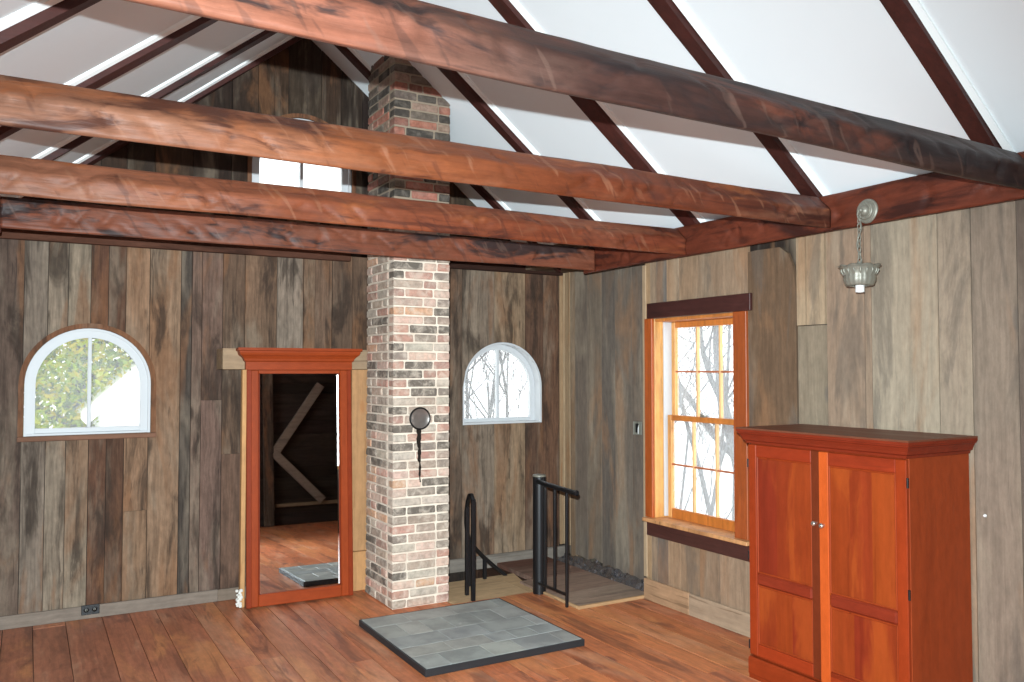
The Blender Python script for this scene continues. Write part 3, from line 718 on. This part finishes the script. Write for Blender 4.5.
for k in range(26):
    a = Vector((1.255+rnd.uniform(-.022, .016), 5.84+rnd.uniform(-.02, .012), .012+.11*rnd.random())); s_ = rnd.uniform(.010, .02)
    fm.box(a-Vector((s_,)*3)*.6, a+Vector((s_,)*3)*.6, .004)
tag(fm.build('foam_scrap', M['foam']), 'white scrap of foam on the floor left of the mirror foot', 'foam')

# ------------------------------------------------------------------ hearth slab
h = thing('hearth_slab', 'square grey slate hearth slab lying on the floor before the chimney', 'hearth', (2.318, 4.55, 0))
mb = MB(); HX, HY = .503, .508
y = -HY+.012
while y < HY-.03:
    hh = min(rnd.choice((.16, .2, .24)), HY-.012-y)
    if HY-.012-(y+hh) < .08: hh = HY-.012-y
    x = -HX+.012
    while x < HX-.03:
        ww = min(rnd.choice((.15, .2, .26, .32)), HX-.012-x)
        if HX-.012-(x+ww) < .08: ww = HX-.012-x
        c = rnd.choice([(158, 160, 156), (154, 157, 154), (163, 164, 158), (150, 154, 152), (158, 159, 155)])
        mb.box((x+.0008, y+.0008, .012), (x+ww-.0008, y+hh-.0008, .0395+rnd.uniform(-.0006, .0006)), .0012, vary(lin(*c), .05), ro()); x += ww
    y += hh
mb.build('slate_tiles', M['slate'], h)
mb = MB()
for lo, hi in (((-HX, -HY, 0.0), (HX, -HY+.012, .0385)), ((-HX, HY-.012, 0), (HX, HY, .0385)), ((-HX, -HY+.012, 0), (-HX+.012, HY-.012, .0385)), ((HX-.012, -HY+.012, 0), (HX, HY-.012, .0385))): mb.box(lo, hi, .002)
mb.box((-HX+.012, -HY+.012, 0.0), (HX-.012, HY-.012, .0118), 0)
tag(mb.build('edging', M['slateedge'], h), 'black edging')

# ------------------------------------------------------------------ stair corner
mb = MB(); mb.box((2.545, 5.205, -.024), (3.155, 5.752, -.002), .001, lin(196, 164, 126), ro())
mb.prism([(3.155, 5.205), (3.20, 5.215), (3.335, 5.752), (3.155, 5.752)], 'z', -.024, -.002, lin(190, 158, 120), ro())
tag(mb.build('plywood_sheet', M['plywood']), 'tan plywood sheet covering the stair opening beside the chimney', 'plywood')
ld = thing('stair_landing', 'worn brown board landing behind the black guard rail', 'landing', (3.2, 4.66, 0))
mb = MB()
for a, b, c in ((.02, .36, (160, 136, 118)), (.362, .80, (148, 122, 106)), (.802, 1.1, (132, 104, 90)), (1.102, 1.41, (104, 72, 60))):
    mb.prism([(.02, a), (.64, a), (.64, b), (.02, b)] if a < .5 else [(.16, a), (.64, a), (.64, b), (.16, b)], 'z', -.02, .014, vary(lin(*c), .04), ro())
mb.build('deck_boards', M['deck'], ld)
mb = MB(); mb.box((0, -.005, -.0), (.575, .0185, .022), .003, lin(190, 150, 108), ro()); mb.build('front_nosing', M['pineh'], ld)
mb = MB(); mb.box((0, .0195, 0), (.019, .44, .020), .003, lin(196, 158, 116), ro()); mb.build('side_nosing', M['basey'], ld)
mb = MB(); mb.box((-.02, .4415, -.2), (.16, 1.41, -.021), 0, lin(70, 50, 40), ro()); mb.build('stair_header', M['old'], ld)
# crumpled foil between deck and wall
mb = MB(); n, k = 44, 7; vs = []
for i in range(n+1):
    for j in range(k+1):
        y = 4.70+(6.02-4.70)*i/n; t_ = j/k
        vs.append(Vector((3.85+.175*t_+.016*noise.noise(Vector((y*9, t_*4, 2))), y, -.02+.05*t_+.045*noise.noise(Vector((y*11, t_*5, 7)))+.012*noise.noise(Vector((y*31, t_*9, 1))))))
mb.add(vs, [(i*(k+1)+j, i*(k+1)+j+1, (i+1)*(k+1)+j+1, (i+1)*(k+1)+j) for i in range(n) for j in range(k)])
fo = tag(mb.build('foil_insulation', M['foil']), 'crumpled silver foil insulation along the foot of the grey alcove wall', 'insulation')
so_ = fo.modifiers.new('thick', 'SOLIDIFY'); so_.thickness = .002

g = thing('guard_rail', 'short black steel guard rail with a thick post at the stair corner', 'railing', (3.2, 5.15, 0))
m = MB(); m.tube([(0, 0, 0), (0, 0, .838)], .047, 28); m.build('post', M['black'], g)
m = MB(); m.lathe([(.0005, .846), (.044, .845), (.049, .842), (.049, .832), (.047, .831)], 28); tag(m.build('post_cap', M['pewter'], g), 'worn metal post cap')
m = MB(); m.tube([(-.03, -.03, .800), (-.032, -.2, .792), (-.033, -.45, .782), (-.033, -.515, .780)], .017, 14); m.lathe([(.019, -.524+.515), (.019, 0.003), (.016, .006)], 14, (-.033, -.515, .78), Matrix.Rotation(R(-90), 4, 'X')); m.build('handrail', M['black'], g)
for y, z0 in ((-.404, .001), (-.255, .082), (-.13, .085)):
    m = MB(); m.box((-.033-.009, y-.009, z0), (-.033+.009, y+.009, .775), .002); m.build('baluster', M['black'], g)
m = MB(); m.box((-.042, -.404, .076), (-.024, -.045, .092), .002); m.build('bottom_rail', M['black'], g)

s = thing('stair_handrail', 'curved black handrail winding down the stair opening beside the chimney', 'handrail', (2.72, 5.24, 0))
def arcp(a, z): return (3.2+.505*math.cos(R(a))-2.72, 5.17+.56*math.sin(R(a))-5.24, z)
pts = [arcp(176, .655), arcp(175, .70), arcp(173, .722), arcp(168, .715), arcp(162, .66), arcp(156, .58), arcp(150, .50), arcp(142, .415), arcp(132, .335), arcp(120, .25), arcp(108, .165), arcp(96, .08), arcp(86, .01), arcp(80, -.05), arcp(60, -.25), arcp(40, -.4)]
m = MB(); m.tube(pts, .015, 12); m.build('handrail', M['black'], s)
for a, z1, z0, r_ in ((176, .70, -.0015, .0135), (160, .62, -.001, .0125), (134, .34, -.001, .0125), (107, .155, -.001, .0125)):
    p = arcp(a, 0); m = MB(); m.box((p[0]-r_, p[1]-r_, z0), (p[0]+r_, p[1]+r_, z1), .002); m.build('baluster', M['black'], s)

# ------------------------------------------------------------------ armoire
ar = thing('armoire', 'cherry wood armoire with two panelled doors standing against the right wall', 'armoire', (3.288, 2.752, 0), (0, 0, R(-90+.6)))
W, D, H = .455, .468, 1.215
C1, C2 = lin(138, 52, 22), lin(146, 60, 27)
m = MB()
m.box((-W, .022, .11), (-W+.022, D, H), .002, C1, ro()); m.box((W-.022, .022, .11), (W, D, H), .002, C2, ro())
m.box((-W+.022, D-.012, .11), (W-.022, D, H), 0, C1, ro()); m.box((-W+.022, .022, .11), (W-.022, D-.012, .13), 0, C1, ro()); m.box((-W+.022, .022, H-.02), (W-.022, D-.012, H), 0, C1, ro())
m.build('carcass', M['cherryplain'], ar)
bp_ = [(0, 0), (.002, 0), (.002, .02), (.005, .024), (.005, .088), (.004, .10), (.002, .108), (0, .11)]
pth = [((-W, D), (-1, 0)), ((-W, .0), (-1, -1)), ((W, .0), (1, -1)), ((W, D), (1, 0))]
m = MB(); m.sweep(pth, bp_, C1); m.box((-W+.001, .001, .001), (W-.001, D, .109), 0, C1); m.build('plinth', M['cherryx'], ar)
cp = [(0, H), (.006, H), (.008, H+.012), (.018, H+.018), (.022, H+.032), (.030, H+.048), (.036, H+.052), (.037, H+.058), (.042, H+.06), (.042, H+.073), (0, H+.073)]
m = MB(); m.sweep(pth, cp, lin(122, 43, 23)); m.build('crown_moulding', M['cherryx'], ar)
MB().prism([(-W-.043, -.043), (W+.043, -.043), (W+.043, D), (-W-.043, D)], 'z', H+.0735, H+.082, lin(112, 66, 48), ro()).build('top', M['cherryx'], ar)
def door(name, sgn, rotz):
    """sgn -1: left door (hinged at -W), +1: right door (hinged at +W)"""
    hx = sgn*(W-.001); wd = W-.004
    d = bpy.data.objects.new(name, None); d.empty_display_size = .1; COL.objects.link(d); d.parent = ar; d.location = (hx, .0205, 0); d.rotation_euler = (0, 0, rotz)
    z0, z1 = .122, H-.006; T = .020
    X = lambda a: -sgn*a         # a: distance from hinge edge
    def b(nm, a0, a1, za, zb, y0, y1, tint, mat, c=.003, lab=None):
        x0, x1 = sorted((X(a0), X(a1)))
        o = MB().box((x0, y0, za), (x1, y1, zb), c, tint, ro()).build(nm, M[mat], d)
        return o
    st = .052
    dark = sgn < 0  # left meeting stile tinted darker in place of its missing sheen
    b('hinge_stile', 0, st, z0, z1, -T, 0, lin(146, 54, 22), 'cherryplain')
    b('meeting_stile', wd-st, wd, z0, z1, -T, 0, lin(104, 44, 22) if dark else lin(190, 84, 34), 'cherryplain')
    b('top_rail', st+.0005, wd-st-.0005, z1-.062, z1, -T+.0005, -.0005, lin(142, 50, 24), 'cherryx')
    b('bottom_rail', st+.0005, wd-st-.0005, z0, z0+.062, -T+.0005, -.0005, lin(150, 54, 24), 'cherryx')
    b('middle_rail', st+.0005, wd-st-.0005, .487, .548, -T-.002, -.0005, lin(128, 46, 26), 'cherryx', .010)
    for za, zb in ((z0+.062, .487), (.548, z1-.062)):
        # a panel of glued veneer boards of slightly different tone, set back in the frame
        cuts = [st, st+(wd-2*st)*rnd.uniform(.28, .4), st+(wd-2*st)*rnd.uniform(.6, .72), wd-st]
        p = MB()
        for a0, a1, c in zip(cuts[:-1], cuts[1:], rnd.sample([(142, 58, 24), (152, 66, 26), (136, 52, 24), (128, 44, 24)], 3)):
            x0, x1 = sorted((X(a0), X(a1))); p.box((x0, -T+.011, za-.002), (x1, -.004, zb+.002), 0, lin(*c), ro())
        po = p.build('panel', M['cherry'], d)
        q = MB(); a0, a1 = st, wd-st
        for (u0, u1, v0, v1) in ((a0, a0+.009, za, zb), (a1-.009, a1, za, zb), (a0+.009, a1-.009, za, za+.009), (a0+.009, a1-.009, zb-.009, zb)):
            x0, x1 = sorted((X(u0), X(u1))); q.box((x0, -T+.003, v0+.0005), (x1, -T+.0105, v1-.0005), .0035, lin(150, 60, 26), ro())
        q.build('panel_moulding', M['cherryplain'], po)
    kx = X(wd-st*.5)
    MB().lathe([(.0005, .026), (.008, .0255), (.0125, .021), (.0125, .016), (.007, .011), (.005, .006), (.008, .001), (.008, 0)], 18, (kx, -T, .862), ry).build('knob', M['nickel'], d)
    for z in (.17, .63, 1.11):
        MB().tube([(-X(.004)*1.0+X(0), -T+.004, z-.022), (-X(.004)*1.0+X(0), -T+.004, z+.022)], .0055, 10).build('hinge', M['iron'], d)
    return d
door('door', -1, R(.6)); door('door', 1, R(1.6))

# ------------------------------------------------------------------ pendant lamp
pl = thing('pendant_light', 'pewter pendant lamp hanging by a chain from the right plate beam', 'lamp', (XI1+.004, 2.715, 2.392))
rx = Matrix.Rotation(R(-90), 4, 'Y')
m = MB()
for pr in ([(.060, .0), (.062, .004), (.060, .011), (.052, .014)], [(.052, .014), (.047, .011), (.044, .013)], [(.044, .013), (.043, .024), (.038, .027)], [(.038, .027), (.032, .024), (.029, .026)], [(.029, .026), (.027, .038), (.018, .046), (.011, .049)], [(.011, .049), (.009, .064), (.0005, .066)]): m.lathe(pr, 32, (0, 0, 0), rx)
m.build('canopy', M['pewter'], pl)
m = MB(); m.tube([(-.055+.006*math.cos(a)-.012, .0, -.006+.012*math.sin(a)) for a in [2*PI*k/14 for k in range(15)]], .0022, 6, cap=False); m.build('hook_ring', M['pewter'], pl)
m = MB(); z = -.015; k = 0
while z > -.265:
    L2, R2 = .019, .0085
    ps = []
    for q in range(17):
        a = 2*PI*q/16; u, v = R2*math.sin(a), L2*math.cos(a)
        ps.append((-.07+(u if k % 2 else 0), (0 if k % 2 else u), z-.012+v))
    m.tube(ps, .0022, 6, cap=False); z -= .028; k += 1
m.build('chain', M['pewter'], pl)
m = MB(); cpts = [(-.07+.012*math.sin(t_*9), .010*math.cos(t_*9), -.02-.25*t_) for t_ in [q/30 for q in range(31)]]
m.tube(cpts, .003, 7); m.build('lamp_cord', M['pewter'], pl)
def wob(i, a, r, z):
    if i <= 2: return (r+.004*math.cos(a*9), z+.006*abs(math.cos(a*4.5)))
    return (r+.0015*math.cos(a*18), z)
sx, sz = -.07, -.378
m = MB(); m.lathe([(.100, .093), (.098, .097), (.094, .092), (.083, .078), (.077, .062), (.074, .05), (.076, .04), (.073, .022), (.066, .006), (.062, .0), (.052, .0), (.05, .004), (.06, .012), (.066, .04), (.068, .06), (.085, .085), (.094, .092)][:], 72, (sx, 0, sz), None, (1, 1, 1), wob)
sh = m.build('shade_ring', M['pewter'], pl)
m = MB()
for k in range(18):
    a = 2*PI*k/18; c_ = Vector((sx+.083*math.cos(a), .083*math.sin(a), sz+.075))
    m.tube([c_+Vector((0, 0, .014)), c_+Vector((.004*math.cos(a), .004*math.sin(a), 0)), c_-Vector((.006*math.cos(a), .006*math.sin(a), .02))], [.003, .006, .002], 6)
m.build('leaf_ornament', M['pewter'], sh)
m = MB(); m.lathe([(.012, .12), (.016, .11), (.026, .10), (.05, .05), (.064, .03), (.0645, .026)], 24, (sx, 0, sz)); m.build('centre_cup', M['pewter'], pl)
m = MB(); m.lathe([(.02, .03), (.0215, .0), (.0215, -.028), (.0205, -.032), (.014, -.032), (.013, -.01), (.0005, -.008)], 24, (sx, 0, sz)); tag(m.build('bulb_socket', M['socket'], pl), 'white bulb socket')

# ------------------------------------------------------------------ small wall items
o = thing('power_outlet', 'black power outlet on the grey baseboard under the left window', 'outlet', (.372, YB-.031, .058))
MB().box((-.053, -.005, -.0315), (.053, 0, .0315), .002).build('cover_plate', M['black'], o)
for x in (-.024, .024):
    m = MB(); m.lathe([(.0005, .002), (.014, .002), (.016, 0)], 18, (x, -.005, 0), ry); so2 = m.build('receptacle', M['iron'], o)
    m = MB(); m.box((x-.006, -.0078, -.004), (x-.003, -.0071, .006), 0); m.box((x+.003, -.0078, -.004), (x+.006, -.0071, .006), 0); m.build('slot', M['pewter'], so2)
jb = thing('junction_box', 'small metal switch box on the grey alcove wall left of the window', 'switch box', (XA-.009, 5.06, 1.155))
m = MB()
for lo, hi in (((-.006, -.034, -.05), (0, .034, .05)), ((-.03, -.034, -.05), (-.006, -.031, .05)), ((-.03, .031, -.05), (-.006, .034, .05)), ((-.03, -.031, .047), (-.006, .031, .05)), ((-.03, -.031, -.05), (-.006, .031, -.047))): m.box(lo, hi, .0008)
m.build('metal_box', M['pewter'], jb)
m = MB(); m.box((-.022, -.02, -.035), (-.0065, .02, .035), .003); m.build('switch_body', M['iron'], jb)
m = MB(); m.tube([(-.016, -.02, .03), (-.036, -.034, .0), (-.03, -.025, -.04)], .003, 7); m.build('wire', M['socket'], jb)
hk = MB(); hk.lathe([(.0005, .010), (.005, .009), (.0065, .004), (.005, .001), (.007, 0)], 18, (XR-.009, 2.238, .938), rx)
tag(hk.build('wall_bumper', M['socket']), 'small white knob on the right wall beyond the armoire', 'knob')

# rear wall braces, seen in the mirror
def brace(p0, p1, w, d, label):
    p0, p1 = Vector(p0), Vector(p1); u = (p1-p0).normalized(); v = Vector((0, 1, 0)); q = u.cross(v)
    mat = Matrix((( *u, ), (*v, ), (*q, ))).transposed().to_4x4(); mat.translation = (p0+p1)/2
    L = (p1-p0).length/2
    o = MB().box((-L, -d/2, -w/2), (L, d/2, w/2), .006, lin(132, 118, 104), ro(), mat).build('wall_brace', M['base'])
    return tag(o, label, 'brace', None, 'thing')
brace((2.70, YR+.06, 1.02), (3.45, YR+.06, 2.10), .13, .07, 'old diagonal brace rising to the right edge of the mirror reflection')
brace((2.72, YR+.065, 1.09), (3.45, YR+.065, .33), .12, .07, 'old diagonal brace falling below the other one in the mirror reflection')
tag(MB().box((2.58, YR+.001, .001), (2.72, YR+.10, 2.6), .006, lin(86, 76, 66), ro()).build('wall_post', M['barn']), 'upright post beside the braces in the mirror reflection', 'post', None, 'thing')
tag(MB().box((2.75, YR+.001, .27), (3.7, YR+.05, .32), .004, lin(130, 110, 86), ro()).build('wall_rail', M['base']), 'low horizontal rail in the mirror reflection', 'rail', None, 'thing')

# ------------------------------------------------------------------ outside
mb = MB(); n = 26; vs = []
for i in range(n+1):
    for j in range(n+1):
        x, y = -45+110*i/n, -20+90*j/n; vs.append(Vector((x, y, -3.05+.35*noise.noise(Vector((x*.08, y*.08, 3)))+.02*max(0, y-12))))
mb.add(vs, [(i*(n+1)+j, (i+1)*(n+1)+j, (i+1)*(n+1)+j+1, i*(n+1)+j+1) for i in range(n) for j in range(n)], smooth=True)
struct(mb.build('ground', M['snow']), 'pale ground outside the windows', 'ground')

def tree_meshes(seed, height, spread, r0, levels=5):
    rr = random.Random(seed); tr = MB(); br = MB()
    def limb(p, d, L, r, lev):
        pts = [p]; rs = [r]; k = 5
        for i in range(k):
            d = (d+Vector((rr.uniform(-1, 1), rr.uniform(-1, 1), rr.uniform(-.4, .8)))*.16).normalized(); p = p+d*L/k; pts.append(p); rs.append(max(.004, r*(1-.55*(i+1)/k)))
        (tr if lev == 0 else br).tube(pts, rs, 8 if lev < 2 else 4, cap=False)
        if lev >= levels: return
        for _ in range(rr.choice((4, 5, 6)) if lev < 2 else rr.choice((2, 3))):
            i = rr.randint(2 if lev == 0 else 1, k); q = pts[i]
            nd = (d+Vector((rr.uniform(-1, 1), rr.uniform(-1, 1), rr.uniform(-.2, .7)))*spread).normalized()
            limb(q, nd, L*rr.uniform(.45, .72), max(.005, rs[i]*.6), lev+1)
    limb(Vector((0, 0, -.1)), Vector((0, 0, 1)), height, r0, 0)
    return tr, br
protos = []
def bare_tree(x, y, k, s, rz, label):
    if k >= len(protos):
        tr, br = tree_meshes(20+k, (5.5, 4.6, 6.4)[k], (1.0, 1.2, .9)[k], (.05, .04, .17)[k], 6)
        o = thing('bare_tree', label, 'tree', (x, y, -3.05), (0, 0, rz), 'bare trees outside'); o.scale = (s, s, s)
        a = tr.build('trunk', M['bark'], o, False); b = br.build('branches', M['bark'], o, False); protos.append((a, b)); return o
    o = thing('bare_tree', label, 'tree', (x, y, -3.05), (0, 0, rz), 'bare trees outside'); o.scale = (s, s, s)
    for q in protos[k]: c_ = q.copy(); COL.objects.link(c_); c_.parent = o
    return o
bare_tree(8.6, 9.6, 0, 1.0, 0, 'bare grey tree seen through the middle panes of the sash window')
bare_tree(9.9, 9.9, 1, 1.15, .6, 'bare thin tree seen through the right panes of the sash window')
bare_tree(7.35, 12.2, 2, 1.25, 1.1, 'thick-trunked bare tree seen in the right half of the stair corner window')
bare_tree(7.9, 9.3, 1, .85, 2.2, 'bare thin tree seen through the left panes of the sash window')
bare_tree(12.5, 13.0, 0, 1.25, 2.9, 'bare tree standing farther back behind the sash window')
bare_tree(15.0, 14.4, 2, 1.1, 4.0, 'distant bare tree behind the right panes of the sash window')
bare_tree(8.4, 16.5, 0, 1.2, 4.6, 'bare tree seen in the left half of the stair corner window')
bare_tree(10.8, 18.5, 1, 1.5, 5.2, 'distant bare tree behind the stair corner window')
bare_tree(13.5, 16.8, 1, 1.4, 1.9, 'farthest bare tree beyond the left panes of the sash window')
bare_tree(3.9, 13.4, 0, 1.35, 3.4, 'tall bare tree whose twigs show in the gable window')

bare_tree(6.1, 11.6, 1, 1.0, 3.0, 'fine-twigged bare tree close outside the stair corner window')
bare_tree(6.9, 13.6, 0, 1.1, .9, 'bare tree behind the thick-trunked one outside the stair corner window')
lt = thing('leafy_tree', 'leafy yellow-green tree outside the left arched window', 'tree', (.55, 13.5, -3.05))
m = MB(); m.tube([(0, 0, -.1), (.05, 0, 1.4), (-.1, .1, 2.8), (.1, 0, 4.2), (.2, .1, 6.0)], [.2, .16, .13, .09, .03], 8)
for k in range(16):
    a = rnd.uniform(0, 2*PI); z = rnd.uniform(1.2, 5.2); m.tube([(0, 0, z), (.9*math.cos(a), .9*math.sin(a), z+.5), (1.9*math.cos(a), 1.9*math.sin(a), z+.8)], [.06, .035, .01], 6)
m.build('trunk', M['bark'], lt)
m = MB()
for k in range(24000):
    while True:
        p = Vector((rnd.uniform(-1, 1), rnd.uniform(-1, 1), rnd.uniform(-1, 1)))
        if p.length < 1: break
    p = Vector((p.x*2.3, p.y*1.6, 4.7+p.z*2.7))
    if noise.noise(p*1.1+Vector((4, 2, 8))) < -.32: continue
    s_ = rnd.uniform(.04, .075); u = Vector((rnd.uniform(-1, 1), rnd.uniform(-1, 1), rnd.uniform(-1, 1))).normalized(); v = u.orthogonal().normalized()
    c_ = rnd.choice([(172, 184, 50), (150, 172, 58), (188, 190, 70), (122, 146, 54), (96, 112, 54), (194, 176, 48)])
    m.add([p-u*s_, p+v*s_*.5, p+u*s_, p-v*s_*.5], [(0, 1, 2, 3)], lin(*c_))
tag(m.build('leaves', M['leaf'], lt, False), None, None, None, 'stuff')
sd = thing('white_shed', 'white shed with a steep gable outside the left arched window', 'shed', (3.0, 11.0, -3.05))
m = MB(); A = math.atan(.96)
m.prism([(-2.2, 0), (2.2, 0), (2.2, 4.2), (0, 4.2+2.2*.96), (-2.2, 4.2)], 'y', 0, 3.4); m.build('shed_walls', M['shed'], sd)
for sg in (-1, 1):
    m = MB(); m.prism([(sg*2.4, 4.2-.2*.96), (0, 4.2+2.2*.96+.002), (0, 4.2+2.2*.96+.1), (sg*2.4, 4.2-.2*.96+.1)], 'y', -.12, 3.5); m.build('roof_slope', M['shed'], sd)

# ------------------------------------------------------------------ light
wd = bpy.data.worlds.new('World'); S.world = wd; wd.use_nodes = True
bg = wd.node_tree.nodes['Background']; bg.inputs[0].default_value = (.95, .98, 1.0, 1); bg.inputs[1].default_value = 2.8
# on-camera flash: just above the lens
def lamp(name, kind, loc, energy, col=(1, 1, 1), **kw):
    l = bpy.data.lights.new(name, kind); l.energy = energy; l.color = col
    for k, v in kw.items(): setattr(l, k, v)
    o = bpy.data.objects.new(name, l); COL.objects.link(o); o.location = loc; return o
fl = lamp('camera_flash', 'SPOT', (-.03, .02, 1.72), 318, (.82, .945, 1), spot_size=R(112), spot_blend=.9, shadow_soft_size=.008)
fl.rotation_euler = (R(90-9), 0, R(-24))
fl.data.use_nodes = True                        # linear fall-off evens the light, gentler than a real flash
ft = fl.data.node_tree; fe = [n_ for n_ in ft.nodes if n_.type == 'EMISSION'][0]
ff = ft.nodes.new('ShaderNodeLightFalloff'); ff.inputs['Strength'].default_value = 1.0; ft.links.new(ff.outputs['Linear'], fe.inputs['Strength'])
# added fill lamp, set in the made-up window of the left wall
dl = lamp('window_fill', 'AREA', (XL-.06, .925, 1.45), 38, (.93, .97, 1), shape='RECTANGLE', size=1.2, size_y=1.05)
dl.rotation_euler = (0, R(-90), 0)

# ------------------------------------------------------------------ camera
cam = bpy.data.cameras.new('camera'); co = bpy.data.objects.new('camera', cam); COL.objects.link(co)
co.location = (0, 0, 1.6); co.rotation_euler = (R(90+1.96), 0, R(-30)); cam.sensor_width = 36; cam.lens = 837.15/1024*36; cam.clip_start = .02; cam.clip_end = 300
S.camera = co
vs_ = S.view_settings; vs_.view_transform = 'Standard'; vs_.look = 'None'; vs_.gamma = 1; vs_.exposure = 0; vs_.use_curve_mapping = False
S.cycles.max_bounces = 10; S.cycles.diffuse_bounces = 5; S.cycles.transparent_max_bounces = 16
S.cycles.sample_clamp_indirect = 6
